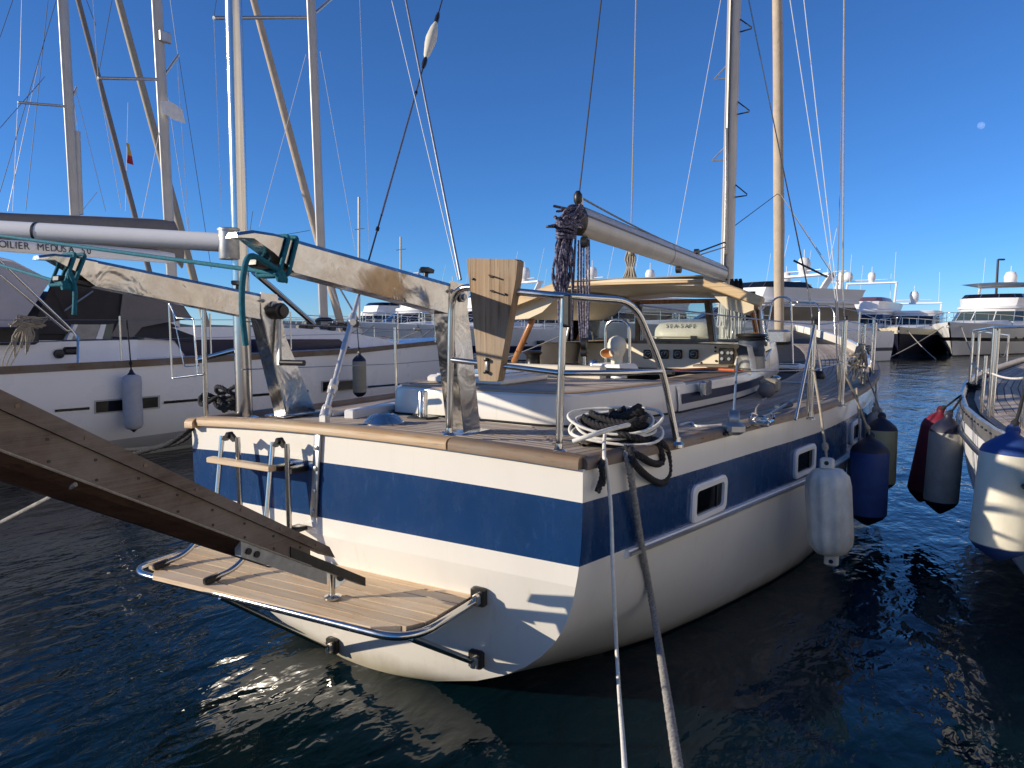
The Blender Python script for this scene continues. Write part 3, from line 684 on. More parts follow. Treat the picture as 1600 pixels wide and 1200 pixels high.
# ---- starboard pushpit
u1 = dk(702, 678, .03); u2 = dk(873, 703, .03); u3 = dk(1058, 692, .03)
T1 = Vector((u1.x, u1.y, PX(704, 470, u1.x).z)); 
zt = PY(704, 448, u1.y).z
t1 = PY(706, 446, u1.y); t2 = PY(880, 463, u2.y); t3 = PY(990, 470, u3.y - .25)
k3 = PY(1036, 580, u3.y - .06)
pp = MB().tube(fillet([u1, t1, t2, t3, k3, u3], .12, 8), .0165, 12).build('pushpit', 'stainless', Y, 60)
MB().tube([u2, t2 + Vector((0, .005, -.01))], .0165, 12).build('pushpit_upright', 'stainless', pp, 60)
MB().tube([PY(704, 562, u1.y), PY(876, 583, u2.y), PY(960, 583, u2.y + .12), k3], .0135, 12).build('pushpit_rail', 'stainless', pp, 60)
for u in (u1, u2, u3): MB().lathe([(.034, -.02), (.034, -.005), (.02, .008), (.018, .03)], 14, u).build('base_flange', 'stainless', pp, 40)
MB().box(t2 + Vector((.03, -.02, -.065)), (.035, .03, .14), ch=.006).build('lamp_bracket', 'black_plastic', pp)
# outboard motor pad: a tapered weathered board bolted to the pushpit
yb_ = u1.y - .055
def bp(px, py): return PY(px, py, yb_ + .02)
bd = [bp(729, 406), bp(733, 403.5), bp(804, 405), bp(808.5, 408), bp(806, 435), bp(778, 594), bp(776, 596), bp(750, 595), bp(748, 592), bp(733, 440)]
board = MB().prism(bd, (.008, .042, 0)).build('motor_board', 'board_wood', Y, 20)
for px, py in ((768, 432), (770, 455), (740, 436), (790, 460)): MB().lathe([(.006, -.002), (.006, .008), (.003, .01)], 8, bp(px, py), (0, -1, 0)).build('bolt', 'dark_metal', board)
MB().beam(bp(762, 560), bp(761, 583), .014, .02, up=(0, -1, 0), ch=.003).build('clamp', 'galvanised', board)
for px, py in ((762, 562), (761, 581)): MB().lathe([(.009, 0), (.009, .02), (.005, .022)], 8, bp(px, py), (0, -1, 0)).build('nut', 'dark_metal', board)
for px, py in ((765, 430), (767, 454)): MB().tube([bp(px, py) + Vector((0, -.004, 0)), bp(px + 12, py + 3) + Vector((0, -.03, 0))], .004, 6).build('pin', 'dark_metal', board)
# small fittings on the aft deck
q = dk(600, 663); MB().lathe([(.115, .0), (.115, .012), (.085, .045), (.06, .06), (.055, .05)], 20, q).build('ventilator', 'stainless', Y, 40)
q = dk(661, 655); MB().lathe([(.03, 0), (.03, .17), (.026, .175)], 16, q).build('socket_tube', 'stainless', Y, 40); MB().box(q + Vector((0, 0, .012)), (.15, .13, .012), ch=.003).build('socket_plate', 'dark_metal', Y)
MB().beam(dk(545, 648, .03), dk(640, 632, .03), .07, .06, ch=.008).build('chock', 'white_paint', Y)
for i in range(5):
    MB().tube(sag(dk(520 + i * 9, 648 - i * 2, .03), dk(700, 600 + i * 5, .05), .02, 6), .007, 6).build('rod', 'galvanised', Y)
def text_mesh(name, body, size, mat, parent, origin, xdir, updir, extrude=.002, align='LEFT', sx=1.0):
    cu = bpy.data.curves.new(name, 'FONT'); cu.body = body; cu.size = size; cu.extrude = extrude; cu.align_x = align
    to = bpy.data.objects.new(name + '_src', cu); COL.objects.link(to)
    dg = bpy.context.evaluated_depsgraph_get(); me = bpy.data.meshes.new_from_object(to.evaluated_get(dg))
    bpy.data.objects.remove(to); bpy.data.curves.remove(cu)
    x = Vector(xdir).normalized(); n = x.cross(Vector(updir)).normalized(); u = n.cross(x)
    root = parent
    while root is not None and root.parent is not None: root = root.parent
    off = root.location if root else Vector((0, 0, 0))
    for v in me.vertices: v.co = Vector(origin) + x * (v.co.x * sx) + u * v.co.y + n * v.co.z - off
    me.materials.clear(); me.materials.append(MAT[mat]); me.name = name
    o = bpy.data.objects.new(name, me); COL.objects.link(o); o.parent = parent; return o
# ---- cockpit coaming with its blue band
CS = [(.99, 2.15), (1.01, 2.4), (1.05, 2.9), (1.085, 3.4), (1.09, 3.9), (1.07, 4.5), (1.0, 5.1), (.93, 5.8), (.84, 6.5), (.7, 7.0)]
CSs = [(p.x, p.y) for p in smooth_path([(x, y, 0) for x, y in CS], 3)]
def band(P, lv, name, mat, par, s=1, closed=False):
    R = [[(s * (x + d), y, (dz(x, y) + z if rel else z)) for x, y in P] for d, z, rel in lv]
    return MB().loft(R).build(name, mat, par, 40)
for s in (1, -1):
    cm = band(CSs, [(0, -.02, 1), (0, .06, 1), (-.01, 1.345, 0), (-.02, 1.375, 0), (-.05, 1.385, 0), (-.30, 1.385, 0), (-.30, 1.15, 0)], 'cockpit_coaming', 'gelcoat', Y, s)
    band([p for p in CSs if 2.2 < p[1] < 4.6], [(.002, .065, 1), (.002, .135, 1)], 'blue_band', 'navy_paint', cm, s)
    band([p for p in CSs if p[1] < 4.5], [(-.06, 1.386, 0), (-.06, 1.396, 0), (-.28, 1.396, 0), (-.28, 1.386, 0)], 'coaming_cap', 'teak_rail_y', cm, s)
MB().tube([(x + .003, y, dz(x, y) + .012) for x, y in CSs], .007, 6).build('seam', 'caulk', Y, 0)
MB().box((.0, 2.3, 1.28), (1.8, .06, .22)).build('cockpit_bulkhead', 'gelcoat', Y)
MB().box((0, 3.4, 1.10), (1.7, 2.6, .04)).build('cockpit_sole', 'teak_y', Y)
for s in (1, -1): MB().box((s * .62, 3.2, 1.30), (.42, 2.0, .06), ch=.01).build('cockpit_seat', 'teak_y', Y)
# stainless clutch box on the coaming side
q = PX(1098, 606, 1.045); MB().box(q + Vector((.02, 0, 0)), (.05, .17, .11), ch=.012).build('handle_pocket', 'stainless', Y)
# instrument bulkhead
py_ = 4.55
ip = MB(); ip.prism([(-.95, py_, 1.36), (1.02, py_, 1.36), (1.0, py_ + .06, 1.61), (-.93, py_ + .06, 1.61)], (0, .5, 0)); ip = ip.build('instrument_bulkhead', 'cream', Y, 30)
MB().prism([(.45, 4.25, 1.40), (.78, 4.30, 1.40), (.78, 4.54, 1.40), (.45, 4.54, 1.40)], (0, .0, .018)).build('chart_shelf', 'teak_rail_y', Y)
def dial(px, py, par=ip, sz=.095):
    p = PY(px, py, py_ + .018); f = MB().box(p, (sz, .03, sz), ch=.01).build('instrument', 'black_plastic', par)
    MB().lathe([(sz * .40, 0), (sz * .43, .004), (sz * .43, .010), (sz * .39, .012)], 24, p + Vector((0, -.014, 0)), (0, -1, 0)).build('bezel', 'dark_metal', f, 40)
for px in (1012, 1038, 1059, 1084): dial(px, 553.5)
q = PY(1135, 559, py_ + .02); sw = MB().box(q, (.15, .03, .19), ch=.008).build('switch_panel', 'black_plastic', Y)
for a, c_ in ((-.04, .05), (.02, .05), (.055, .05), (-.04, -.01), (.03, -.01)): MB().lathe([(.018, 0), (.016, .012)], 10, q + Vector((a, -.014, c_)), (0, -1, 0)).build('gauge', 'galvanised', sw, 40)
for px, py in ((1118, 543), (1118, 549), (1119, 564), (1096, 567)): MB().lathe([(.012, 0), (.01, .012)], 10, PY(px, py, py_ + .02), (0, -1, 0)).build('button', 'black_plastic', ip, 40)
# text and pointers on the dials
for px in (1012, 1038, 1059, 1084):
    p = PY(px, 553.5, py_ - .012)
    mbd = MB()
    for k in range(24):
        a = rad(k * 15); d = Vector((math.cos(a), 0, math.sin(a))); mbd.beam(p + d * .030, p + d * .036, .0022, .001, up=(0, -1, 0))
    mbd.beam(p, p + Vector((math.cos(px), 0, math.sin(px))) * .028, .003, .001, up=(0, -1, 0)); mbd.build('dial_marks', 'white_paint', ip, 0)
# ---- windscreen
ZB, ZT, YB, YT = 1.62, 2.06, 4.66, 4.86
WX = [-1.0, -.28, .52, 1.0]; WXT = [-.9, -.36, .40, .92]
wf = MB().beam((-1.04, YB, ZB), (1.06, YB, ZB), .05, .045, ch=.006).build('windscreen_frame', 'dark_wood_y', Y)
MB().beam((-.95, YT, ZT), (.98, YT, ZT), .05, .045, ch=.006).build('frame_bar', 'varnish_z', wf)
for i, (a, t) in enumerate(zip(WX, WXT)):
    MB().beam((a, YB, ZB), (t, YT, ZT), .05 if 0 < i < 3 else .035, .05, up=(0, -1, .3), ch=.004).build('frame_post', 'teak_rail_y' if 0 < i < 3 else 'varnish_z', wf)
    if 0 < i < 3: MB().beam((a + .045, YB - .004, ZB), (t + .045, YT - .004, ZT), .018, .045, up=(0, -1, .3), ch=.003).build('frame_post', 'aluminium', wf)
for i in range(3):
    MB().prism([(WX[i], YB, ZB), (WX[i + 1], YB, ZB), (WXT[i + 1], YT, ZT), (WXT[i], YT, ZT)], (0, .006, 0)).build('pane', 'clear_glass', wf, 0)
for s in (1, -1):
    A = [(.99, 5.2, 1.55), (1.085, 4.45, 1.47), (1.0, 4.55, 2.0), (.90, 5.1, 2.04)]
    A = [(s * x, y, z) for x, y, z in A]
    MB().prism(A, (s * .006, 0, 0)).build('pane', 'clear_glass', wf, 0)
    for a, b_ in ((0, 1), (1, 2)): MB().tube([A[a], A[b_]], .014, 8).build('frame_post', 'aluminium', wf, 40)
    band([p for p in CSs if 3.9 < p[1] < 7], [(-.005, 1.36, 0), (-.02, 1.47, 0), (-.05, 1.61, 0), (-.12, 1.63, 0), (-.5, 1.64, 0)], 'cabin_side', 'gelcoat', Y, s)
MB().prism([(-.95, 5.0, 1.62), (.93, 5.0, 1.62), (.62, 7.0, 1.55), (-.62, 7.0, 1.55)], (0, 0, .04)).build('coachroof', 'gelcoat', Y)
# ---- hardtop
prof = [(-1.20, 1.99), (-1.05, 2.07), (-.61, 2.19), (0, 2.215), (.79, 2.19), (1.24, 2.01)]
def roof(dzv): return [[(x * sx, y, z + dzv + dy) for x, z in prof] for y, sx, dy in ((3.40, 1.0, 0), (4.2, .86, .005), (4.8, .77, -.02), (4.95, .74, -.05))]
t_, u_ = roof(.0), roof(-.055)
mb = MB(); mb.loft([list(a) + list(reversed(b_)) for a, b_ in zip(t_, u_)], closed=True, cap=True)
ht = mb.build('hardtop', 'ceiling_cream', Y, 25)
e = 3.385
for a, b_ in (((-1.22, 1.97), (-.60, 2.165)), ((.78, 2.175), (1.27, 1.985))):
    MB().beam((a[0], e, a[1]), (b_[0], e, b_[1]), .05, .085, up=(0, 0, 1), ch=.01).build('fascia_board', 'pine_x', ht)
MB().beam((-.60, e - .006, 2.175), (.79, e - .006, 2.17), .028, .03, ch=.008).build('fascia_board', 'pine_x', ht)
MB().box((.10, 3.9, 2.222), (1.3, .9, .012), ch=.004).build('roof_panel', 'fender_tan', ht)
R = []
for y, k in ((3.46, 1), (3.7, .96), (4.3, .85), (4.85, .77)):
    R.append([(k * x, y, z) for x, z in ((-1.17, 2.0), (-1.20, 1.93), (-1.12, 1.86), (-.95, 1.87), (-.8, 1.93), (-.6, 2.1))])
mb = MB(); mb.loft(R, cap=True); mb.build('side_pod', 'ceiling_cream', ht, 60)
R = [[(k * 1.18, y, 1.99), (k * 1.18, y, 1.93), (k * 1.10, y, 1.90), (k * .95, y, 1.94), (k * .8, y, 2.09)] for y, k in ((3.6, .98), (4.2, .87), (4.85, .77))]
mb = MB(); mb.loft(R, cap=True); mb.build('side_pod', 'ceiling_cream', ht, 60)
for px, py in ((973, 458), (1097, 455)): q = PZ(px, py, 2.145); MB().lathe([(.07, 0), (.065, -.012), (.03, -.02)], 16, q).build('ceiling_lamp', 'cream', ht, 40)
MB().beam((-.97, 3.6, 1.89), (-1.21, 3.6, 1.42), .05, .06, up=(0, 1, 0), ch=.012).build('roof_post', 'varnish_z', Y)
MB().beam((.98, 4.3, 2.0), (1.06, 4.35, 1.55), .04, .06, up=(0, 1, 0), ch=.012).build('roof_post', 'varnish_z', Y)
MB().tube([(1.16, 3.5, 2.03), (1.16, 3.5, 2.08)], .03, 12).build('stern_light', 'black_plastic', Y, 40)
# stainless hoop over the binnacle, compass dome
MB().tube(fillet([PY(946, 572, 3.3), PY(946, 500, 3.3), PY(984, 500, 3.3), PY(984, 572, 3.3)], .14, 8), .013, 10).build('binnacle_guard', 'stainless', Y, 60)
MB().lathe([(.06, 0), (.06, .2), (.075, .21), (.06, .27), (.02, .3)], 16, (.05, 3.35, 1.12)).build('binnacle', 'white_paint', Y, 60)
# liferaft canister ahead of the windscreen
lr = MB(); R = []
for x, k in ((-.64, .55), (-.60, .85), (-.5, 1), (-.05, 1), (.05, .85), (.09, .55)):
    R.append([(x, 6.3 + a * .2 * k, 1.72 + c_ * .13 * (k if c_ > 0 else 1)) for a, c_ in ((-1, -1), (-1.05, -.3), (-1, .1), (-.75, .7), (-.3, 1), (.3, 1), (.75, .7), (1, .1), (1.05, -.3), (1, -1))])
lr.loft(R, closed=True, cap=True); LR = lr.build('liferaft_canister', 'fender_cream', Y, 50)
MB().box((-.27, 6.085, 1.665), (.72, .016, .012)).build('canister_seam', 'fender_tan', LR)
x0_ = 0
for ch_ in 'SEA-SAFE':
    text_mesh('letter', ch_, .078, 'navy_paint', LR, (-.47 + x0_, 6.122, 1.775), (1, 0, 0), (0, .3, 1), sx=.95, extrude=.0004); x0_ += .034 if ch_ == '-' else .052
MB().box((-.10, 6.075, 1.65), (.07, .02, .06)).build('latch', 'dark_metal', LR)
# ---- primary winch under its cover
q = Vector((.995, 4.2, 1.41)); q = PY(1173, 575, 4.25)
wn_ = MB().lathe([(.125, 0), (.128, .01), (.122, .10), (.128, .115)], 24, q).build('winch', 'galvanised', Y, 40)
def wob(a, z): return 1 + .05 * math.sin(3 * a + z * 40) + .03 * math.sin(7 * a - z * 70)
MB().lathe([(.12, .112), (.118, .14), (.128, .17), (.108, .2), (.122, .235), (.112, .26)], 28, q, wob=wob).build('winch_cover', 'canvas_slate', wn_, 60)
MB().lathe([(.125, .262), (.135, .275), (.12, .285), (.14, .30), (.13, .318), (.06, .325)], 24, q, wob=wob).build('winch_top', 'black_plastic', wn_, 40)
for dx, dy in ((.25, -1.9), (-.2, -2.3)): pass
MB().lathe([(.06, 0), (.045, .03), (.045, .09), (.062, .105), (.05, .12)], 18, (-.95, 2.8, 1.38)).build('winch', 'stainless', Y, 40)
MB().lathe([(.09, 0), (.07, .04), (.07, .12), (.095, .15), (.07, .17)], 18, (-.98, 3.6, 1.38)).build('winch', 'dark_metal', Y, 40)
MB().tube([PZ(1050, 578, 1.43), PZ(1100, 576, 1.43), PZ(1160, 579, 1.43)], .009, 6).build('orange_line', 'rope_orange', Y)
# ---- mast, boom, sails, standing rigging
mb = MB(); R = []
for z in (1.2, 4, 8, 16.5):
    yc = 7.2 + (z - 1.5) * .012; k = 1 if z < 9 else .7
    R.append([(math.cos(a) * .085 * k, yc + math.sin(a) * .125 * k, z) for a in [2 * math.pi * i / 20 for i in range(20)]])
mast = mb.loft(R, closed=True, cap=True).build('mast', 'mast_paint', Y, 60)
MB().beam((0.0, 7.082, 2.6), (0, 7.2, 16), .022, .02, up=(0, -1, 0)).build('sail_track', 'dark_metal', mast)
for py, sd in ((50, 1), (121, -1), (182, 1), (252, -1), (312, 1)):
    z = PX(1145, py, 0).z; s = sd; yc = 7.2 + (z - 1.5) * .012
    MB().tube([(s * .08, yc, z + .16), (s * .235, yc, z + .02), (s * .235, yc - .02, z), (s * .08, yc, z - .005)], .009, 6).build('mast_step', 'dark_metal' if s > 0 else 'aluminium', mast, 40)
MB().beam((.02, 7.07, 2.75), (-.01, 7.085, 4.4), .03, .10, up=(0, -1, 0), ch=.01).build('sail_slot_cover', 'aluminium', mast)
MB().lathe([(.05, 0), (.04, .02), (.04, .08), (.055, .10)], 16, (.09, 7.2, 2.35), (1, 0, 0)).build('halyard_winch', 'dark_metal', mast, 40)
MB().box((0, 7.06, 2.5), (.10, .12, .2), ch=.02).build('gooseneck', 'dark_metal', mast)
G = PX(1130, 424, 0); G = Vector((0, 6.98, 2.50)); E0 = PX(905, 345, 0)
def ov(p, w, h, d, n=20):
    up = Vector((1, 0, 0)).cross(d).normalized(); up = up if up.z > 0 else -up
    return [p + Vector((math.cos(a) * w, 0, 0)) + up * (math.sin(a) * h) for a in [2 * math.pi * i / n for i in range(n)]]
d = (E0 - G).normalized()
boom = MB().loft([ov(G, .07, .105, d), ov(E0, .075, .115, d)], closed=True, cap=True).build('boom', 'mast_paint', Y, 60)
upb = Vector((0, -d.z, d.y)); upb = upb if upb.z > 0 else -upb
MB().loft([ov(E0 - d * .005, .078, .12, d), ov(E0 + d * .05, .078, .12, d), ov(E0 + d * .09, .055, .09, d)], closed=True, cap=True).build('boom_end_cap', 'dark_metal', boom, 40)
MB().beam(G + upb * .108, E0 + upb * .118, .012, .012).build('foot_track', 'dark_metal', boom)
MB().beam(G + upb * .03 + Vector((.0705, 0, 0)), E0 + upb * .035 + Vector((.0745, 0, 0)), .006, .012).build('groove', 'dark_metal', boom)
for t in (.5,): q = G.lerp(E0, t); MB().loft([ov(q - d * .006, .0765, .115, d), ov(q + d * .006, .0765, .115, d)], closed=True).build('joint_band', 'dark_metal', boom, 40)
MB().box(E0 + upb * .15 - d * .02, (.03, .04, .09), ch=.006).build('end_post', 'aluminium', boom)
MB().tube(sag(E0 + upb * .19, G.lerp(E0, .25) + upb * .12, .03), .008, 6).build('outhaul_line', 'rope_grey', boom)
MB().tube([G.lerp(E0, .28) + upb * .12, Vector((0, 7.08, 2.92))], .010, 6).build('vang_line', 'rope_black', boom); MB().tube([G.lerp(E0, .24) + upb * .12, Vector((.02, 7.08, 2.86))], .008, 6).build('vang_line', 'rope_grey', boom)
for t, u in ((.27, .13), (.42, -.13)): MB().lathe([(.02, -.03), (.045, -.025), (.045, .025), (.02, .03)], 12, G.lerp(E0, t) + upb * u, (1, 0, 0)).build('block', 'black_plastic', boom, 40)
MB().tube([E0 + upb * .12 + d * .03, E0 + upb * .12 + d * .03 + (PX(942, 0, 0) - (E0 + upb * .12)) * 2], .007, 6).build('topping_lift', 'dark_wire', Y)
MB().lathe([(.02, 0), (.035, .03), (.035, .08), (.015, .11)], 10, E0 + upb * .12 + d * .03).build('block', 'black_plastic', Y, 40)
# mainsheet
sb = Vector((.05, 2.62, 1.58)); st_ = E0 + Vector((.0, .10, -.16))
ms = MB().lathe([(.03, -.025), (.05, -.02), (.05, .02), (.03, .025)], 14, sb + Vector((0, 0, .07)), (1, .2, 0)).build('mainsheet', 'black_plastic', Y, 40)
MB().lathe([(.028, -.03), (.045, -.025), (.045, .025), (.028, .03)], 14, st_, (1, .2, 0)).build('block', 'black_plastic', ms, 40)
MB().lathe([(.02, -.03), (.034, -.025), (.034, .025), (.02, .03)], 14, sb, (1, .2, 0)).build('block', 'dark_metal', ms, 40)
MB().tube([st_, E0 + Vector((0, .1, -.08))], .012, 8).build('shackle', 'stainless', ms, 40)
MB().tube([sb, sb + Vector((0, 0, -.2))], .012, 8).build('shackle', 'stainless', ms, 40)
for i, dx in enumerate((-.055, -.03, -.008, .018, .04)):
    MB().tube([st_ + Vector((dx, 0, .02)), st_.lerp(sb, .5) + Vector((dx * 1.1, .0, 0)), sb + Vector((dx * .6, 0, .08))], .0085, 6).build('sheet_line', 'rope_purple', ms, 60)
MB().beam((-.8, 2.62, 1.44), (.8, 2.62, 1.44), .05, .04, ch=.008).build('traveller', 'dark_metal', Y)
# furled headsail and forestay
f0 = PX(1218, 548, 0); f1 = PX(1214, -10, 0)
def wob2(a, z): return 1 + .10 * math.sin(a - z * 4.5) + .05 * math.sin(3 * a + z * 11)
fl = MB().lathe([(.03, -.05), (.07, .12), (.082, .5), (.086, 1.3), (.092, 2.2), (.082, 3.5), (.08, 5), (.075, 7), (.05, 9)], 26, f0, (f1 - f0), wob=wob2).build('furled_headsail', 'sail_tan', Y, 70)
MB().lathe([(.06, -.32), (.11, -.3), (.11, -.24), (.06, -.22), (.06, -.14), (.11, -.12), (.11, -.08), (.04, -.05)], 18, f0, (f1 - f0)).build('furling_drum', 'dark_metal', fl, 40)
RIG = [((1317, 440), (1319, -10), 4.7, 5.3, .0075, 'rope_beige'), ((1306, 470), (1233, -10), 7.0, 7.2, .005, 'white_wire'), ((1309, 470), (1255, -10), 6.8, 7.0, .005, 'white_wire'), ((1306, 560), (1319, 20), 6.9, 7.1, .006, 'wire'),
       ((1262, 452), (1168, -10), 8.6, 7.4, .008, 'dark_wire'), ((1267, 470), (1168, -10), 8.2, 7.4, .004, 'wire'), ((1311, 445), (1217, 300), 9, 10.5, .005, 'dark_wire'),
       ((985, 425), (994, -10), 6.6, 7.0, .009, 'rope_beige'), ((1048, 430), (1128, -10), 6.6, 7.1, .004, 'white_wire')]
for (a, b_, ya, yb2, r, m_) in RIG:
    A = PY(a[0], a[1], ya); B_ = PY(b_[0], b_[1], yb2); MB().tube([A, B_], r, 6).build('shroud', m_, Y)
for a, b_ in (((1306, 470), (1309, 600)), ((1309, 470), (1313, 590)), ((1317, 440), (1322, 600)), ((1262, 452), (1284, 590))):
    A = PY(a[0], a[1], 7.0); p_ = dk(b_[0], b_[1]); 
    A = Vector(PY(a[0], a[1], min(6.9, max(4.7, p_.y)))); MB().tube([A, p_], .006, 6).build('shroud', 'wire', Y); MB().tube([A.lerp(p_, .72), p_], .013, 8).build('rigging_screw', 'stainless', Y)
q0, q1 = PY(1228, 401, 8), PY(1301, 436, 8); MB().tube([PY(1240, 407, 8), PY(1293, 433, 8)], .014, 8).build('tensioner', 'dark_wire', Y)
MB().tube([Vector((0, 7.1, 3.05)), PX(1216, 302, 0)], .006, 6).build('sheet_line', 'dark_wire', Y)
MB().tube([PX(1217, 300, 0), PY(1311, 440, 7.2)], .005, 6).build('sheet_line', 'rope_beige', Y)
# coils of rope at the mast and pale halyards seen through the screen
for i in range(9):
    x = .10 + .018 * i; y = 7.02 - .02 * (i % 3); L = .35 + .25 * random.random()
    MB().tube(smooth_path([(x, y, 2.42), (x + .03, y - .03, 2.3), (x + .02, y, 2.42 - L), (x - .03, y + .02, 2.5 - L), (x, y, 2.40)], 5), .009, 6).build('halyard_coil', 'rope_black', mast, 60)
for i in range(10):
    x = .02 + .028 * i + random.uniform(-.02, .02); y = 6.9 + random.uniform(-.1, .1); L = random.uniform(.3, .62); w = random.uniform(.01, .05)
    MB().tube(smooth_path([(x + random.uniform(-.05, .05), y, 2.2), (x + w, y - .03, 2.0), (x + w * random.uniform(.2, 1.6), y, 2.15 - L), (x - w, y, 2.13 - L), (x - w * random.uniform(.1, 1.4), y, 2.0), (x - .01, y, 2.2)], 5), .008, 6).build('halyard_coil', 'rope_white', mast, 60)
for i in range(9):
    f_ = (i - 4) / 4
    MB().tube(smooth_path([PY(986 + f_ * 3, 388 + 3 * (i % 3), 6.6), PY(985 + f_ * 8, 404, 6.6 + .05 * (i % 2)), PY(985 + f_ * 5, 418, 6.6), PY(984 + f_ * 10, 434, 6.6 - .04 * (i % 2))], 4), .012, 6).build('halyard_coil', 'rope_beige', mast, 60)
MB().tube([PY(985.5, 391, 6.56), PY(985, 398, 6.56)], .035, 8).build('halyard_lashing', 'rope_beige', mast, 60)
# granny bars, foredeck hatch, pulpit
for off in (0, .08):
    gl_, gr_ = PY(1208, 464, 7.6 + off), PY(1236, 464, 7.6 + off)
    MB().tube(fillet([(gl_.x - .12, gl_.y - .05, dz(gl_.x, 7.5)), gl_, gr_, (gr_.x + .06, gr_.y - .05, dz(gr_.x, 7.5))], .12, 6), .012, 10).build('mast_guard', 'stainless', Y, 60)
q = dk(1228, 573, .04); MB().box(q, (.42, .40, .06), ch=.02).build('deck_hatch', 'white_paint', Y); MB().box(q + Vector((0, 0, .035)), (.30, .28, .012), ch=.004).build('hatch_pane', 'tint_glass', Y)
for pz in ((11.2, .62), (11.9, .62)):
    y = pz[0]; MB().tube(fillet([(-bs(y), y, zs(y)), (-bs(y) * .95, y + .1, zs(y) + pz[1]), (0, y + .7, zs(y) + pz[1] + .05), (bs(y) * .95, y + .1, zs(y) + pz[1]), (bs(y), y, zs(y))], .2, 6), .0125, 8).build('pulpit', 'stainless', Y, 60)
mb = MB()
for i in range(12): mb.tube(smooth_path([f0 + Vector((random.uniform(-.25, .25), random.uniform(-.4, .2), random.uniform(-.3, .1))) for _ in range(4)], 4), .014, 6)
mb.build('anchor_gear', 'rope_beige', Y)
MB().box((0.05, 10.6, 1.62), (.35, .5, .25), ch=.04).build('windlass', 'galvanised', Y)
# ---- starboard stanchions, braces and lifelines
tops = []; 
for px, py, tpx, tpy in ((1267, 648, 1267, 507), (1316, 629, 1316, 500), (1347, 600, 1346, 506)):
    b_ = dk(px, py, .04); t = PX(tpx, tpy, b_.x + .005); t.y = b_.y
    sn = MB().tube([b_, t], .0125, 10).build('stanchion', 'stainless', Y, 60); tops.append((b_, t))
    MB().tube([b_ + Vector((-.03, .05, 0)), t + Vector((-.02, .03, -.02))], .010, 8).build('stanchion_leg', 'stainless', sn, 60)
    MB().lathe([(.03, -.03), (.03, -.022), (.017, -.014), (.016, .02)], 12, b_).build('base_flange', 'stainless', sn, 40)
    MB().lathe([(.016, 0), (.018, .02), (.008, .035)], 10, t).build('cap', 'black_plastic', sn, 40)
b_ = dk(1243, 656, .04); MB().tube([b_, tops[0][1]], .010, 8).build('stanchion_brace', 'stainless', Y, 60)
for y in (6.4, 8.0, 9.6):
    for s in (1, -1): MB().tube([(s * (bs(y) - .06), y, zs(y)), (s * (bs(y) - .05), y, zs(y) + .62)], .0125, 8).build('stanchion', 'stainless', Y, 60)
for y in (2.2, 4.2):
    MB().tube([(-(bs(y) - .06), y, zs(y)), (-(bs(y) - .05), y, zs(y) + .62)], .0125, 8).build('stanchion', 'stainless', Y, 60)
gate = PY(1000, 477, u3.y - .25)
Lp = [gate, tops[0][1], tops[1][1], tops[2][1]] + [Vector((bs(y) - .05, y, zs(y) + .62)) for y in (6.4, 8.0, 9.6, 11.2)]
for a, c_ in zip(Lp, Lp[1:]): MB().tube(sag(a, c_, .006, 5), .0042, 6).build('lifeline', 'wire', Y)
Lq = [k3, tops[0][0].lerp(tops[0][1], .5), tops[1][0].lerp(tops[1][1], .5), tops[2][0].lerp(tops[2][1], .5)] + [Vector((bs(y) - .05, y, zs(y) + .32)) for y in (6.4, 8.0, 9.6, 11.2)]
for a, c_ in zip(Lq, Lq[1:]): MB().tube(sag(a, c_, .006, 5), .0036, 6).build('lifeline', 'wire', Y)
for z_ in (.60, .30):
    Lr = [Vector((-1.2, .3, 1.22 + z_))] + [Vector((-(bs(y) - .05), y, zs(y) + z_)) for y in (2.2, 4.2, 6.4, 8.0, 9.6, 11.2)]
    for a, c_ in zip(Lr, Lr[1:]): MB().tube([a, c_], .004, 6).build('lifeline', 'wire', Y)
MB().beam(tops[0][1], tops[0][1] + Vector((0, .02, .05)), .04, .02).build('clip', 'black_plastic', Y)
# ---- deck gear on the starboard side
q = dk(1146, 668, .05); tbk = MB().box(q, (.10, .16, .07), Matrix.Rotation(.5, 3, 'Z'), ch=.02).build('turning_block', 'aluminium', Y)
MB().lathe([(.03, -.03), (.05, -.025), (.05, .025), (.03, .03)], 14, q + Vector((0, 0, .05)), (1, .3, 0)).build('sheave', 'galvanised', tbk, 40)
MB().tube([q + Vector((0, 0, .05)), PZ(1152, 560, 1.50)], .008, 6).build('sheet_line', 'rope_blue', Y)
MB().beam(dk(1130, 678, .02), dk(1205, 655, .02), .04, .02, ch=.004).build('genoa_track', 'dark_metal', Y)
for t in range(3):
    MB().tube([dk(1186 + t, 657, .05), dk(1225, 634, .06), dk(1282, 600, .06 + t * .01)], .007 + .003 * (t == 1), 6).build('deck_line', 'rope_blue', Y)
MB().box(dk(1225, 634, .05), (.05, .22, .035), Matrix.Rotation(-.25, 3, 'Z'), ch=.01).build('tackle_block', 'canvas_slate', Y)
q = dk(1190, 660, .04); MB().box(q, (.12, .18, .03), ch=.008).build('padeye', 'stainless', Y); MB().tube(smooth_path([q + Vector((math.cos(a) * .07, math.sin(a) * .07, .03 + .02 * math.sin(3 * a))) for a in [i * .7 for i in range(9)]], 4), .008, 6).build('shackle', 'stainless', Y, 60)
MB().lathe([(.02, 0), (.06, .03), (.075, .07), (.05, .12), (.01, .135)], 16, dk(1197, 622)).build('vent_cover', 'canvas_grey', Y, 60)
MB().tube(smooth_path([dk(1197, 622, .05), dk(1183, 636, .06), dk(1182, 650, .02), dk(1190, 655, .02)], 5), .007, 6).build('deck_line', 'rope_grey', Y)
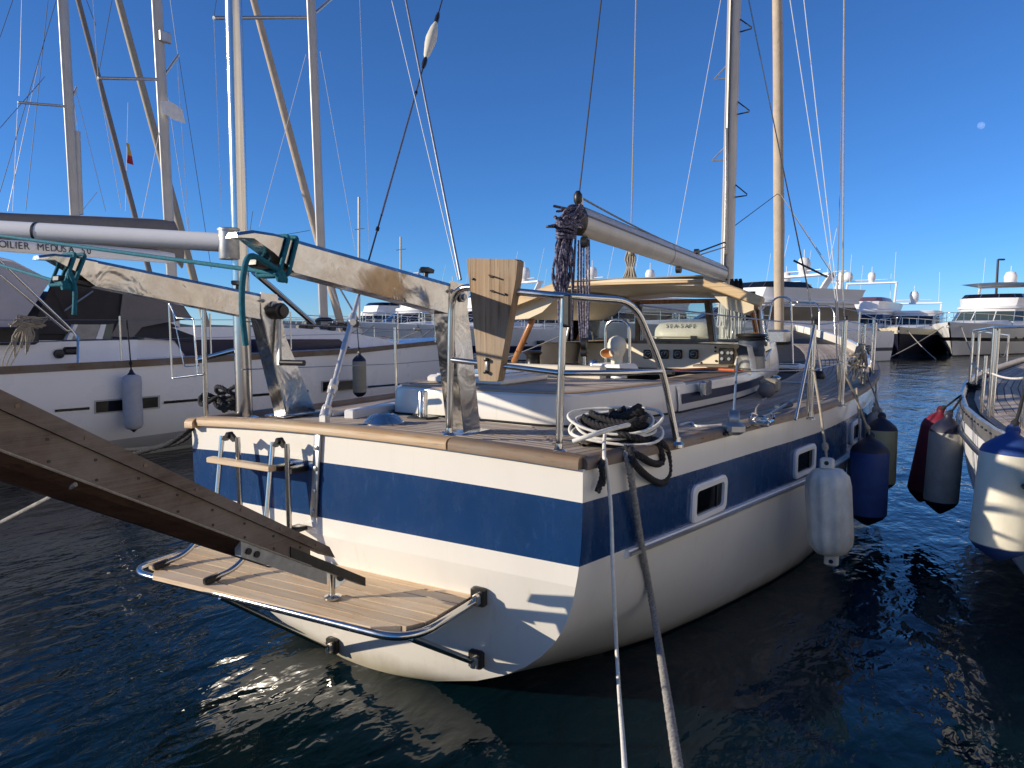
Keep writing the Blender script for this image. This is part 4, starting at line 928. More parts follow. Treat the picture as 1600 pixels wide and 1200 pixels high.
q = dk(1203, 602, .09); MB().box(q, (.16, .16, .12), ch=.02).build('winch_block', 'fender_tan', Y); MB().box(q + Vector((.03, .05, .06)), (.1, .1, .05), ch=.02).build('winch_block', 'stainless', Y)
MB().box(dk(1243, 598, .01), (.26, .14, .012), ch=.003).build('deck_plate', 'galvanised', Y)
MB().lathe([(.06, 0), (.07, .05), (.04, .09)], 12, dk(1279, 592)).build('block', 'black_plastic', Y, 60)
MB().tube(smooth_path([dk(1062, 664, .01), dk(1080, 660, .01), dk(1090, 666, .01), dk(1135, 664, .02)], 6), .008, 6).build('deck_line', 'rope_white', Y)
# ropes tied along the starboard lifelines
random.seed(3)
mb = MB()
for i in range(16):
    c_ = PX(random.uniform(1333, 1352), random.uniform(545, 600), 1.86)
    P = [c_ + Vector((random.uniform(-.05, .05), random.uniform(-.25, .25), random.uniform(-.09, .09))) for _ in range(4)]
    mb.tube(smooth_path(P, 5), .012, 6)
mb.build('tied_rope', 'rope_beige', Y, 60)
# ================================================================== OTHER YACHTS
def hull_loft(root, cx, stern, L, half, zsf, zkf, pf, name='hull', mats=('cool_white',), mif=None, nz=14, qf=1.9, flip=1, stem=.0):
    """half(t), zsf(t), zkf(t), pf(t): t from 0 at the stern to 1 at the bow"""
    R = {1: [], -1: []}; T = [0, .04, .1, .18, .28, .4, .52, .64, .74, .82, .89, .94, .975, 1]
    for t in T:
        z0, z1 = zsf(t), zkf(t)
        for s in (1, -1):
            row = []
            for k in range(nz + 1):
                u = k / nz; z = lerp(z0, z1, u); x = half(t) * max(0, 1 - u ** pf(t)) ** (1 / qf)
                row.append((cx + s * x, stern + L * t - stem * u * t ** 6, z))
            R[s].append(row)
    mb = MB(); mb.loft(R[1], mif=mif); mb.loft(R[-1], mif=mif)
    mb.loft([R[1][0], R[-1][0]])
    return mb.build(name, list(mats), root, 35)
# ------------------------------------------------------------------ A: the white sloop to port
A_ = thing('sailing_yacht', 'large modern white sailing yacht at left with dark sprayhood and slim black hull windows', 'yacht', (-8.8, 5, 0))
hA = lambda t: interp(t, [(0, 1.95), (.3, 2.2), (.55, 2.15), (.8, 1.35), (.94, .5), (1, .03)])
zA = lambda t: interp(t, [(0, 1.24), (.25, 1.27), (.6, 1.33), (1, 1.5)])
def matA(i, k): return 1 if k in (8, 9) else (2 if k >= 11 else 0)
hull_loft(A_, -8.8, -2.2, 16, hA, zA, lambda t: interp(t, [(0, -.1), (.3, -.45), (.8, -.4), (1, .1)]), lambda t: interp(t, [(0, 3.0), (.5, 4.5), (.85, 3), (1, 2)]), mats=('cool_white', 'grey_paint', 'antifoul'), mif=matA, nz=14)
def xA(y): return -8.8 + hA((y + 2.2) / 16)
yy = [-2.1 + i * .55 for i in range(27)]
mb = MB(); mb.loft([[(xA(y) + .01, y, zA((y + 2.2) / 16) - .02), (xA(y) + .015, y, zA((y + 2.2) / 16) + .07), (xA(y) - .06, y, zA((y + 2.2) / 16) + .07), (xA(y) - .06, y, zA((y + 2.2) / 16) - .02)] for y in yy], closed=True, cap=True); mb.build('toe_rail', 'teak_rail_y', A_, 40)
mb = MB(); mb.loft([[(-8.8 + f * (xA(y) + 8.8 - .04), y, zA((y + 2.2) / 16) + .01 + .06 * (1 - f * f)) for f in (-1, -.5, 0, .5, 1)] for y in yy]); mb.build('deck', 'cool_white', A_, 40)
def side(pix, x, d, name, mat, par=A_): 
    P = [PX(px, py, x) for px, py in pix]; return MB().prism(P, d).build(name, mat, par, 25)
def onA(px, py, out=.0):
    x = -6.62
    for _ in range(6):
        p = PX(px, py, x + out); t = (p.y + 2.2) / 16; u = (zA(t) - p.z) / (zA(t) + .45); x = -8.8 + hA(t) * max(0, 1 - max(0, u) ** 4) ** (1 / 1.9)
    return p
def patch(pix, name, mat, par=A_, out=.006):
    P = [onA(px, py, out) for px, py in pix]; return MB().add(P, [list(range(len(P)))]).build(name, mat, par, 0)
patch([(147, 626), (250, 617.5), (250, 638), (147, 647)], 'window_frame', 'grey_paint', out=.003)
patch([(502, 595.5), (559, 592), (559, 608.5), (502, 613.5)], 'window_frame', 'grey_paint', out=.003)
w1 = patch([(150, 628), (247, 620), (247, 636), (150, 645)], 'hull_window', 'dark_glass')
patch([(505, 597), (556, 594), (556, 607), (505, 612)], 'hull_window', 'dark_glass')
for a in ([(86, 640), (140, 636), (140, 640), (86, 644)], [(256, 627), (482, 609), (482, 613), (256, 631)], [(575, 603), (690, 594), (690, 597), (575, 606)], [(5, 726), (48, 722), (48, 726), (5, 730)]): patch(a, 'hull_stripe', 'dark_glass')
cr = side([(150, 562), (150, 533), (225, 531), (230, 512), (400, 511), (470, 513), (545, 519), (610, 532), (668, 547), (668, 560)], -7.55, (-2.5, 0, 0), 'coachroof', 'cool_white')
side([(272, 531), (400, 530), (530, 530), (556, 550), (420, 554), (290, 556)], -7.535, (-.01, 0, 0), 'cabin_window', 'blue_glass', cr)
cc = side([(-60, 574), (-60, 537), (60, 534), (175, 531), (215, 531), (215, 566)], -7.3, (-.4, 0, 0), 'cockpit_coaming', 'cool_white')
side([(107, 531), (122, 507), (158, 507), (150, 530)], -7.42, (-.12, 0, 0), 'helm_seat', 'fender_grey', cc); side([(150, 530), (158, 507), (166, 507), (160, 530)], -7.41, (-.12, 0, 0), 'seat_trim', 'white_paint', cc); side([(104, 531), (116, 507), (122, 507), (112, 531)], -7.41, (-.12, 0, 0), 'seat_trim', 'white_paint', cc)
side([(160, 530), (166, 507), (178, 506), (174, 530)], -7.43, (-.3, 0, 0), 'companionway_glass', 'tint_glass', cc)
side([(30, 533), (38, 516), (98, 512), (105, 531)], -7.5, (-1.8, 0, 0), 'cockpit_cushion', 'canvas_dark', cc)
# sprayhood and cockpit tent: dark canvas over hoops
def arch(xc, hw, y, z0, z1, n=12): return [(xc + hw * math.cos(a), y, z0 + (z1 - z0) * math.sin(a) ** .7) for a in [math.pi * i / n for i in range(n + 1)]]
y1, y2, y3 = PX(80, 437, -7.6).y, PX(190, 450, -7.6).y, PX(300, 495, -7.6).y
ct = MB(); ct.loft([arch(-8.8, 1.32, y1 - .35, 1.70, 2.02), arch(-8.8, 1.34, y1, 1.70, 2.32), arch(-8.8, 1.34, y2, 1.66, 2.30), arch(-8.8, 1.33, (y2 + y3) / 2, 1.60, 2.18), arch(-8.8, 1.30, y3, 1.55, 1.80)])
sh = ct.build('sprayhood', 'canvas_dark', A_, 60)
side([(55, 505), (82, 440), (192, 452), (287, 478), (300, 497), (222, 512), (208, 528), (172, 527), (186, 500)], -7.50, (-.02, 0, 0), 'side_curtain', 'canvas_dark', sh)
side([(193, 453), (286, 479), (300, 496), (222, 511), (208, 527), (173, 526), (187, 500)], -7.46, (-.02, 0, 0), 'side_curtain', 'canvas_grey', sh)
MB().tube([PX(100, 486, -7.44), PX(145, 455, -7.44)], .012, 6).build('hoop_tube', 'galvanised', sh)
MB().tube([PX(78, 440, -7.44), PX(108, 500, -7.44)], .012, 6).build('hoop_tube', 'canvas_dark', sh)
bm_ = MB(); R = []
for px, py, k in ((-80, 392, 1), (20, 408, 1), (82, 436, .96), (60, 470, .9), (38, 500, .85)):
    p = PX(px, py, -7.3); R.append([(-8.8 + f * 1.5 * k, p.y + .04 * math.sin(5 * f + px), p.z + .10 * (1 - f * f) + .03 * math.sin(9 * f)) for f in [-1 + i / 6 for i in range(13)]])
bm_.loft(R); bm_.build('bimini', 'canvas_white', A_, 60)
side([(-60, 400), (20, 409), (80, 437), (38, 500), (0, 530), (-60, 540)], -7.29, (-.03, 0, 0), 'bimini_skirt', 'canvas_white')
MB().tube(fillet([PX(-60, 350, -6.9), PX(108, 512, -6.9), PX(122, 526, -6.85), PX(122, 568, -6.75)], .15, 5), .018, 8).build('stern_arch', 'stainless', A_, 60)
MB().tube([PX(-60, 380, -7.0), PX(103, 516, -6.9), PX(112, 518, -6.9)], .016, 8).build('stern_arch', 'stainless', A_, 60)
MB().box(PX(111, 548, -7.28), (.05, .2, .1), ch=.03).build('lamp', 'black_plastic', A_); MB().lathe([(.06, 0), (.06, .04), (.03, .05)], 12, PX(91, 553, -7.29), (1, 0, 0)).build('shower_socket', 'black_plastic', A_, 40)
mb = MB(); random.seed(5)
for i in range(16):
    a0 = random.uniform(0, 6); c_ = PX(40 + random.uniform(-14, 14), 503 + random.uniform(-5, 5), -6.8)
    mb.tube(smooth_path([c_ + Vector((random.uniform(-.03, .03), random.uniform(-.16, .16), random.uniform(-.06, .06))) for _ in range(5)], 4), .009, 5)
for i in range(9):
    px = random.uniform(18, 58); mb.tube(smooth_path([PX(40, 500, -6.8), PX(px, 520, -6.78), PX(px + random.uniform(-14, 4), random.uniform(535, 560), -6.78), PX(px - 3, 525, -6.78), PX(42, 502, -6.8)], 4), .008, 5)
for i in range(3): mb.tube(smooth_path([PX(38, 505, -6.8), PX(12 + 9 * i, 545, -6.78), PX(4 + 6 * i, 572, -6.75), PX(22, 574, -6.75)], 4), .008, 5)
mb.build('rope_coil', 'rope_beige', A_, 60)
for px, pyb, pyt in ((190, 568, 497), (330, 556, 492), (455, 546, 486), (622, 590, 470), (680, 570, 500)):
    b_ = PX(px, pyb, -6.66); 
    if px > 600: b_ = PX(px, 535, -6.75)
    MB().tube([b_, b_ + Vector((0, 0, .62))], .013, 8).build('stanchion', 'stainless', A_, 60)
for z_ in (.34, .60): MB().tube([(xA(y) - .05, y, zA((y + 2.2) / 16) + z_) for y in (1.0, 4, 7, 10, 12.5)], .0045, 6).build('lifeline', 'wire', A_)
MB().box(PX(18, 525, -7.25), (.3, .5, .22), ch=.03).build('winch_box', 'black_plastic', A_)
def mast(root, px0, py0, px1, py1, x, w, name='mast', mat='mast_paint', up=2.2, zb=1.3):
    a = PX(px0, py0, x); b_ = PX(px1, py1, x); d = (b_ - a); a0 = a - d * ((a.z - zb) / d.z); b1 = a + d * up
    R = [[p + Vector((math.cos(q) * w * .55, math.sin(q) * w, 0)) for q in [2 * math.pi * i / 14 for i in range(14)]] for p in (a0, b1)]
    return MB().loft(R, closed=True, cap=True).build(name, mat, root, 60), a0, b1
def wires(root, x, L, r=.005):
    for (p, q, m_) in L:
        a = PX(p[0], p[1], x); b_ = PX(q[0], q[1], x); MB().tube([a, b_], r, 5).build('rigging_wire', m_, root)
def spreader(root, x, a, b_, mat='aluminium'): MB().tube([PX(a[0], a[1], x), PX(b_[0], b_[1], x)], .035, 8).build('spreader', mat, root, 60)
mA, a0, a1 = mast(A_, 506, 500, 486, 0, -8.8, .115)
spreader(A_, -8.8, (478, 27), (334, 28)); spreader(A_, -8.8, (488, 24), (518, -2))
MB().lathe([(.18, 0), (.2, .03), (.12, .08)], 14, PX(507, 502, -8.8)).build('mast_collar', 'black_plastic', mA, 40)
MB().box(PX(494, 405, -8.62), (.06, .1, .3), ch=.02).build('gooseneck', 'aluminium', mA)
wires(A_, -8.8, [((334, 28), (347, 360), 'white_wire'), ((338, 0), (334, 28), 'dark_wire'), ((500, 80), (555, 390), 'white_wire'), ((478, 85), (405, 355), 'white_wire'), ((484, 360), (380, 378), 'dark_wire'), ((562, 0), (578, 420), 'white_wire'), ((395, 330), (388, 378), 'dark_wire')])
MB().tube(sag(PX(395, 395, -8.8), PX(490, 405, -8.8), .25), .008, 6).build('slack_line', 'rope_grey', A_)
for p, q in (((505, 420), (530, 480)), ((520, 432), (560, 500))): MB().tube([PX(p[0], p[1], -8.7), PX(q[0], q[1], -8.5)], .02, 6).build('vang', 'aluminium', A_)
mb = MB()
for i in range(8): mb.box(PX(470 + i * 12, 508 + random.uniform(-3, 4), -8.4), (.12, .18, random.uniform(.08, .2)), ch=.02)
mb.build('deck_gear', 'black_plastic', A_)
MB().lathe([(.005, -.17), (.10, -.15), (.17, -.05), (.17, .05), (.10, .15), (.005, .17)], 16, PX(427, 541, -7.2)).build('danbuoy', 'white_paint', A_, 60)
# ------------------------------------------------------------------ B and C: the sloops beyond
def far_sloop(label, cx, y0, L, hw):
    r = thing('sailing_yacht', label, 'yacht', (cx, y0 + L / 2, 0))
    hull_loft(r, cx, y0, L, lambda t: hw * interp(t, [(0, .82), (.4, 1), (.75, .68), (.93, .25), (1, .02)]), lambda t: 1.15 + .3 * t * t, lambda t: -.3 + .3 * t, lambda t: 3.2, mats=('white_paint', 'navy_paint'), mif=lambda i, k: 1 if k >= 10 else 0)
    MB().loft([[(cx + f * hw * interp(t, [(0, .8), (.4, .98), (.75, .66), (.93, .24), (1, .01)]), y0 + L * t, 1.16 + .3 * t * t + .04 * (1 - f * f)) for f in (-1, 0, 1)] for t in (0, .2, .4, .6, .8, .95, 1)]).build('deck', 'teak_y', r)
    R = [[(cx + a * w, y0 + L * t, z) for a, z in ((-1, 1.2), (-.9, zt), (.9, zt), (1, 1.2))] for t, w, zt in ((.3, hw * .6, 1.62), (.5, hw * .55, 1.65), (.68, hw * .35, 1.5), (.74, hw * .25, 1.32))]
    MB().loft(R, cap=True).build('coachroof', 'white_paint', r, 30)
    for s in (-1, 1):
        for a, b_ in ((.34, .42), (.44, .52), (.54, .62)): MB().prism([(cx + s * (hw * .60 - (a - .3) * 1.2), y0 + L * a, 1.34), (cx + s * (hw * .60 - (b_ - .3) * 1.2), y0 + L * b_, 1.34), (cx + s * (hw * .58 - (b_ - .3) * 1.2), y0 + L * b_, 1.5), (cx + s * (hw * .58 - (a - .3) * 1.2), y0 + L * a, 1.5)], (s * .02, 0, 0)).build('cabin_window', 'dark_glass', r, 0)
    for i in range(7):
        t = .06 + i * .14
        for s in (-1, 1): xx = cx + s * hw * .97 * interp(t, [(0, .8), (.4, .98), (.75, .66), (.93, .24), (1, .01)]); MB().tube([(xx, y0 + L * t, 1.15), (xx, y0 + L * t, 1.8)], .015, 6).build('stanchion', 'stainless', r)
    return r
XB = -13.6; yB = PX(257, 200, XB).y
B_ = far_sloop('white sailing yacht at left with grey sail cover and lettered boom', XB, yB - 6.5, 14.5, 2.1)
mB, b0_, b1_ = mast(B_, 268, 420, 245, 0, XB, .135)
spreader(B_, XB, (250, 124), (153, 122)); spreader(B_, XB, (254, 122), (279, 86))
for px, py in ((258, 58),): MB().box(PX(px, py, XB + .1), (.1, .3, .25), ch=.02).build('radar_bracket', 'aluminium', mB)
G0, G1 = PX(268, 402, XB), PX(-120, 372, XB)
bmB = MB().tube([G0, G1], [.15, .15], 16).build('boom', 'white_paint', B_, 60)
dirb = (G0 - G1).normalized()
for wrd, pa, ya_ in (('VOILIER', -13, 385.5), ('MEDUSA', 58, 390.8), ('50', 127, 396.0)):
    p_ = PX(pa, ya_, XB + .165)
    x0_ = 0
    for ch_ in wrd:                                  # one letter, one part
        o_ = text_mesh('letter', ch_, .20, 'dark_metal', B_, p_ + (PX(140, 397, XB + .165) - PX(-13, 385.5, XB + .165)).normalized() * x0_, (PX(140, 397, XB + .165) - PX(-13, 385.5, XB + .165)), (0, 0, 1), sx=.92)
        x0_ += .86 * {'I': .062, 'M': .175, 'O': .165, 'V': .14, 'L': .112, 'E': .122, 'R': .132}.get(ch_, .14)
R = []
for px, top, bot, w in ((-120, 326, 372, .10), (40, 334, 378, .14), (150, 338, 384, .17), (240, 342, 390, .2), (272, 345, 404, .22), (284, 372, 420, .12)):
    t_p, b_p = PX(px, top, XB), PX(px, bot, XB); h = t_p.z - b_p.z
    R.append([(XB + math.cos(a) * w * (1 + .06 * math.sin(5 * a + px)), b_p.y, b_p.z + h / 2 + math.sin(a) * h / 2) for a in [2 * math.pi * i / 16 for i in range(16)]])
MB().loft(R, closed=True, cap=True).build('sail_cover', 'canvas_grey', B_, 60)
fs0, fs1 = PX(394, -8, XB), PX(497, 372, XB)
MB().lathe([(.05, -2), (.085, 0), (.10, 2), (.11, 5), (.12, 9), (.06, 11)], 14, fs0, fs1 - fs0, wob=lambda a, z: 1 + .12 * math.sin(a + z * 3)).build('furled_headsail', 'sail_tan', B_, 60)
wires(B_, XB, [((153, 122), (190, 330), 'white_wire'), ((145, 0), (153, 122), 'white_wire'), ((175, 0), (153, 122), 'dark_wire'), ((279, 86), (330, 420), 'dark_wire'), ((266, 0), (278, 86), 'white_wire'), ((250, 200), (222, 340), 'white_wire'), ((262, 150), (300, 400), 'white_wire'), ((276, 90), (296, 370), 'white_wire')], .007)
fg = MB(); fp = PX(250, 158, XB + .2); fg.loft([[fp + Vector((0, a * .62, -.32 * b_ + .05 * math.sin(4 * a + b_))) + Vector((.06 * math.sin(5 * a + 2 * b_), 0, 0)) for a in (0, .3, .6, 1)] for b_ in (0, .5, 1)]); fg.build('pennant', 'lime', B_, 60)
XC = -19; yC = PX(107, 200, XC).y
C_ = far_sloop('distant white sailing yacht at far left with tall twin-section mast', XC, yC - 6, 13.5, 2.0)
mC, c0_, c1_ = mast(C_, 117, 330, 98, 0, XC, .145)
MB().tube([PX(125, 335, XC), PX(120, 205, XC)], .09, 10).build('mast_tube', 'mast_paint', C_, 60)
spreader(C_, XC, (103, 166), (28, 160)); spreader(C_, XC, (108, 166), (120, 136))
fs0, fs1 = PX(120, -8, XC), PX(232, 420, XC)
MB().lathe([(.05, -2), (.07, 0), (.08, 6), (.10, 13)], 12, fs0, fs1 - fs0, wob=lambda a, z: 1 + .12 * math.sin(a + z * 3)).build('furled_headsail', 'canvas_grey', C_, 60)
fs0, fs1 = PX(183, -8, XC), PX(300, 425, XC)
MB().lathe([(.06, -2), (.10, 0), (.12, 6), (.12, 13)], 12, fs0, fs1 - fs0, wob=lambda a, z: 1 + .12 * math.sin(a + z * 3)).build('furled_headsail', 'fender_tan', C_, 60)
wires(C_, XC, [((28, 160), (20, 330), 'white_wire'), ((88, 0), (0, 300), 'dark_wire'), ((20, 0), (0, 58), 'dark_wire'), ((75, 0), (40, 330), 'dark_wire'), ((60, 100), (12, 330), 'wire'), ((118, 140), (165, 330), 'wire'), ((110, 120), (122, 205), 'white_wire'), ((0, 200), (70, 120), 'wire'), ((34, 0), (30, 150), 'wire'), ((152, 300), (128, 330), 'wire'), ((135, 0), (150, 40), 'dark_wire')], .009)
fg = MB(); fp = PX(197, 223, XC); fg.loft([[fp + Vector((0, a * .16, -.55 * b_ - .1 * a)) + Vector((.08 * math.sin(5 * a + 3 * b_), 0, 0)) for a in (0, .3, .6, 1)] for b_ in (0, .5, 1)], mif=lambda i, k: i); fg.build('courtesy_flag', ['yellow_paint', 'red_paint'], C_, 60); wires(C_, XC, [((200, 160), (196, 330), 'wire')], .006)
for nm, px, py0, py1, x, lab in (('sailing_yacht', 561, 490, 308, -32, 'far small sailing yacht whose short mast shows left of the backstay'), ('sailing_yacht', 626, 492, 370, -40, 'farthest sailing yacht whose thin mast shows above the davit knob')):
    p = PX(px, py0, x); r = far_sloop(lab, x, p.y - 5.5, 11, 1.7); MB().tube([PX(px, py0 + 25, x), PX(px, py1, x)], .09, 8).build('mast', 'mast_paint', r, 60)
    MB().tube([PX(px - 8, (py0 + py1) / 2 - 40, x), PX(px + 8, (py0 + py1) / 2 - 42, x)], .03, 6).build('spreader', 'aluminium', r)
# ------------------------------------------------------------------ R: the yacht close on the right
R_ = thing('sailing_yacht', 'white sailing yacht at right edge with perforated metal toe rail and fenders out', 'yacht', (4.55, 4, 0))
def pR(y): return sinterp(y, [(-1.5, 3.35), (0, 3.2), (1.2, 3.03), (1.94, 2.93), (2.4, 2.84), (3, 2.77), (3.9, 2.70), (5, 2.70), (7, 2.85), (9, 3.3), (10.5, 3.95), (11.5, 4.5)])
def zR(y): return interp(y, [(-1.5, 1.12), (4, 1.13), (8, 1.22), (11.5, 1.45)])
CXR = 4.55; ys_ = [-1.5, -.6, .3, 1.2, 1.9, 2.5, 3.1, 3.9, 4.9, 6, 7.2, 8.4, 9.4, 10.3, 11, 11.5]
mb = MB()
for s in (-1, 1):
    rows_ = []
    for y in ys_:
        hb = CXR - pR(y); zk = interp(y, [(-1.5, .1), (0, -.2), (3, -.55), (8, -.5), (11.5, .6)]); row = []
        for k in range(15):
            u = k / 14; z = lerp(zR(y), zk, u); row.append((CXR + s * hb * max(0, 1 - u ** 2.6) ** .62, y, z))
        rows_.append(row)
    mb.loft(rows_, mif=lambda i, k: 1 if k >= 11 else 0)
    if s < 0: first = rows_[0]
    else: mb.loft([first, rows_[0]])
mb.build('hull', ['cool_white', 'antifoul'], R_, 30)
mb = MB(); mb.loft([[(CXR + f * (CXR - pR(y) - .04), y, zR(y) - .02 + .05 * (1 - f * f)) for f in [-1 + i / 5 for i in range(11)]] for y in ys_]); dR = mb.build('deck', 'caulk', R_, 30)
for k in range(16):
    Rr = []
    for y in [v for v in ys_ if v > -.8 and v < 10.4]:
        a = pR(y) + .10 + k * .058; b_ = a + .050
        Rr.append([(a, y, zR(y) - .02 + .05 * (1 - ((CXR - a) / (CXR - pR(y))) ** 2) + .003), (a, y, zR(y) - .012 + .05 * (1 - ((CXR - a) / (CXR - pR(y))) ** 2)), (b_, y, zR(y) - .012 + .05 * (1 - ((CXR - b_) / (CXR - pR(y))) ** 2)), (b_, y, zR(y) - .017 + .05 * (1 - ((CXR - b_) / (CXR - pR(y))) ** 2))])
    MB().loft(Rr, closed=True, cap=True).build('deck_plank', 'teak_y', dR, 30)
for s in (1,):
    tr_ = MB().loft([[(pR(y) + a, y, zR(y) + z) for a, z in ((-.012, -.06), (-.012, .045), (.012, .05), (.03, .02), (.03, -.02), (.0, -.03))] for y in ys_], closed=True, cap=True).build('toe_rail', 'aluminium', R_, 30)
    MB().tube([(pR(y) - .02, y, zR(y) - .165) for y in ys_], .016, 8).build('rubbing_strake', 'dark_metal', R_, 60)
    y = .6
    while y < 5.5:
        MB().beam((pR(y) - .012, y, zR(y) + .01), (pR(y + .06) - .012, y + .045, zR(y) + .01), .006, .012).build('slot', 'dark_metal', tr_, 0); y += .15
    MB().tube([(pR(y) - .004, y, zR(y) - .065) for y in ys_], .008, 6).build('seam_cord', 'galvanised', R_)
def rk(px, py, h=0):
    z = 1.13 + h; return PZ(px, py, z)
rt = []
for px, pyb, tx, ty in ((1514, 612, 1518, 517), (1524, 612, 1526, 520), (1533, 645, 1541, 556), (1544, 652, 1546, 512), (1550, 650, 1550, 512), (1571, 588, 1574, 524), (1597, 668, 1601, 510)):
    b_ = rk(px, pyb); t = PY(tx, ty, b_.y); t.x = b_.x + (.03 if px != 1533 else .02); t = Vector((b_.x + .01, b_.y, t.z)); MB().tube([b_, t], .0135, 8).build('stanchion', 'stainless', R_, 60); rt.append(t)
for a, b_ in ((0, 3), (3, 6), (0, 5), (1, 4)): MB().tube([rt[a], rt[b_]], .009 if a else .012, 8).build('guard_rail', 'stainless', R_, 60)
for a, b_, h in ((0, 3, .33), (3, 6, .33)): MB().tube(sag(rt[a] - Vector((0, 0, h)), rt[b_] - Vector((0, 0, h)), .02), .008, 6).build('guard_line', 'rope_white', R_, 60)
MB().tube(sag(rt[3], rt[5] + Vector((0, 0, -.1)), .2), .006, 6).build('guard_line', 'rope_grey', R_, 60)
R0 = [[(CXR + a * w, y, z) for a, z in ((-1, 1.12), (-.9, zt), (.9, zt), (1, 1.12))] for y, w, zt in ((3.2, .85, 1.42), (6, .9, 1.6), (8, .7, 1.55), (9, .45, 1.3))]
MB().loft(R0, cap=True).build('coachroof', 'cool_white', R_, 30)
for px, py in ((1574, 585), (1520, 606)):
    mb = MB(); c_ = rk(px, py, .05)
    for i in range(5): mb.tube(smooth_path([c_ + Vector((random.uniform(-.07, .07), random.uniform(-.1, .1), random.uniform(-.05, .05))) for _ in range(5)], 4), .012, 6)
    mb.build('tied_rope', 'rope_black', R_, 60)
MB().tube([(CXR, 6.2, 1.3), (CXR, 6.3, 15)], .09, 12).build('mast', 'mast_paint', R_, 60)
# ------------------------------------------------------------------ motor yachts across the basin
def motor_yacht(label, pos, heading, L, Bm, hb, hs, style, group=None):
    h = Vector((heading[0], heading[1], 0)).normalized(); sdv = Vector((h.y, -h.x, 0))      # h: towards the bow, sdv: starboard
    pos = Vector(pos); r = thing('motor_yacht', label, 'motor yacht', pos, group)
    W_ = lambda x, y, z: pos + sdv * x + h * (y - L) + Vector((0, 0, z))                     # y = L at the stem
    hw = Bm / 2; dark = style.get('hull', 'white_paint'); TT = [0, .08, .2, .35, .5, .62, .73, .82, .89, .945, .98, 1]
    hv = lambda t: hw * interp(t, [(0, .9), (.25, 1), (.55, .98), (.75, .78), (.88, .48), (.96, .2), (1, .02)])
    zv = lambda t: lerp(hs, hb, t ** 1.6)
    mb = MB(); bands = style.get('stripe')
    for s in (1, -1):
        RR = []
        for t in TT:
            row = []
            for k in range(11):
                u = k / 10; fl = lerp(1, interp(t, [(0, .9), (.5, .82), (.85, .38), (1, .05)]), u ** (1.2 if t > .6 else 2)); row.append(W_(s * hv(t) * fl, L * t - 1.15 * u * max(0, (t - .55) / .45) ** 2 * hb * .55, lerp(zv(t), -.15, u)))
            RR.append(row)
        mb.loft(RR, mif=lambda i, k: 2 if k >= 9 else (1 if bands and bands[0] <= k < bands[1] else 0))
        if s > 0: f1 = RR[0]
        else: mb.loft([f1, RR[0]])
    mb.build('hull', [dark, style.get('band', 'navy_paint'), style.get('boot', 'antifoul')], r, 40)
    MB().loft([[W_(f * hv(t) * .97, L * t - .03, zv(t) - .06 + .12 * (1 - f * f)) for f in (-1, -.5, 0, .5, 1)] for t in TT]).build('deck', style.get('deck', 'white_paint'), r, 40)
    def outline(w, ya, yf, n=5, bulge=.35):
        P = [(-w, ya), (-w, lerp(ya, yf, .35)), (-w * .98, lerp(ya, yf, .68))]
        for i in range(n + 1): a = math.pi * (1 - i / n); P.append((math.cos(a) * w * .93, yf - (yf - ya) * .14 + math.sin(a) * (yf - ya) * .14))
        return P + [(w * .98, lerp(ya, yf, .68)), (w, lerp(ya, yf, .35)), (w, ya)]
    def house(name, w0, w1, ya0, yf0, ya1, yf1, z0, z1, win, mat='white_paint', glass='dark_glass', roofmat=None, over=0):
        o0, o1 = outline(w0, ya0, yf0), outline(w1, ya1, yf1); RR = [[W_(x, y, z0) for x, y in o0], [W_(x, y, z1) for x, y in o1]]
        mb = MB(); mb.loft(RR); mb.add(RR[1], [list(range(len(o1)))]); mb.add([RR[0][0], RR[1][0], RR[1][-1], RR[0][-1]], [[0, 1, 2, 3]]); hs_ = mb.build(name, mat, r, 30)
        if win:
            for i in range(len(o0) - 1):
                c = (Vector(o0[i]) + Vector(o0[i + 1])) / 2; n2 = Vector((c.x, c.y - (ya0 + yf0) / 2 if abs(c.x) < w0 * .9 else 0, 0)).normalized(); n3 = (sdv * n2.x + h * n2.y) * .025
                e0, e1 = (.0, 1.0) if (i < 3 or i > len(o0) - 5) else (.03, .97)
                q = [RR[0][i].lerp(RR[1][i], win[0]), RR[0][i + 1].lerp(RR[1][i + 1], win[0]), RR[0][i + 1].lerp(RR[1][i + 1], win[1]), RR[0][i].lerp(RR[1][i], win[1])]
                A4 = [q[0].lerp(q[1], e0), q[0].lerp(q[1], e1), q[3].lerp(q[2], e1), q[3].lerp(q[2], e0)]
                MB().prism([v + n3 * .2 for v in A4], n3 * .8).build('pane', glass, hs_, 0)
        if over:
            ot = outline(w1 + over, ya1 - over * 2, yf1 + over * 1.5); mb = MB(); mb.loft([[W_(x, y, z1) for x, y in ot], [W_(x, y, z1 + .12) for x, y in ot], [W_(x * .95, y, z1 + .2) for x, y in ot]], cap=True); mb.build('roof', roofmat or mat, hs_, 40)
        return hs_
    zd = lerp(hs, hb, .4); st_ = style
    z1 = st_.get('z1', zd + 1.25)
    house('deckhouse', hw * .80, hw * .70, L * .12, L * st_.get('nose', .70), L * .14, L * st_.get('nose', .70) - st_.get('rake', 1.7), zd - .1, z1, (.34, .86), glass=st_.get('glass', 'dark_glass'), over=st_.get('over', .12))
    fd = MB(); fd.loft([[W_(a * hw * .55 * k, y, z) for a, z in ((-1, zd + .05), (-.8, zd + .05 + .38 * k2), (.8, zd + .05 + .38 * k2), (1, zd + .05))] for y, k, k2 in ((L * .6, 1.1, 1.0), (L * .74, .95, .8), (L * .86, .5, .35), (L * .9, .3, .05))], cap=True); fd.build('foredeck_trunk', 'white_paint', r, 40)
    top = z1 + .2
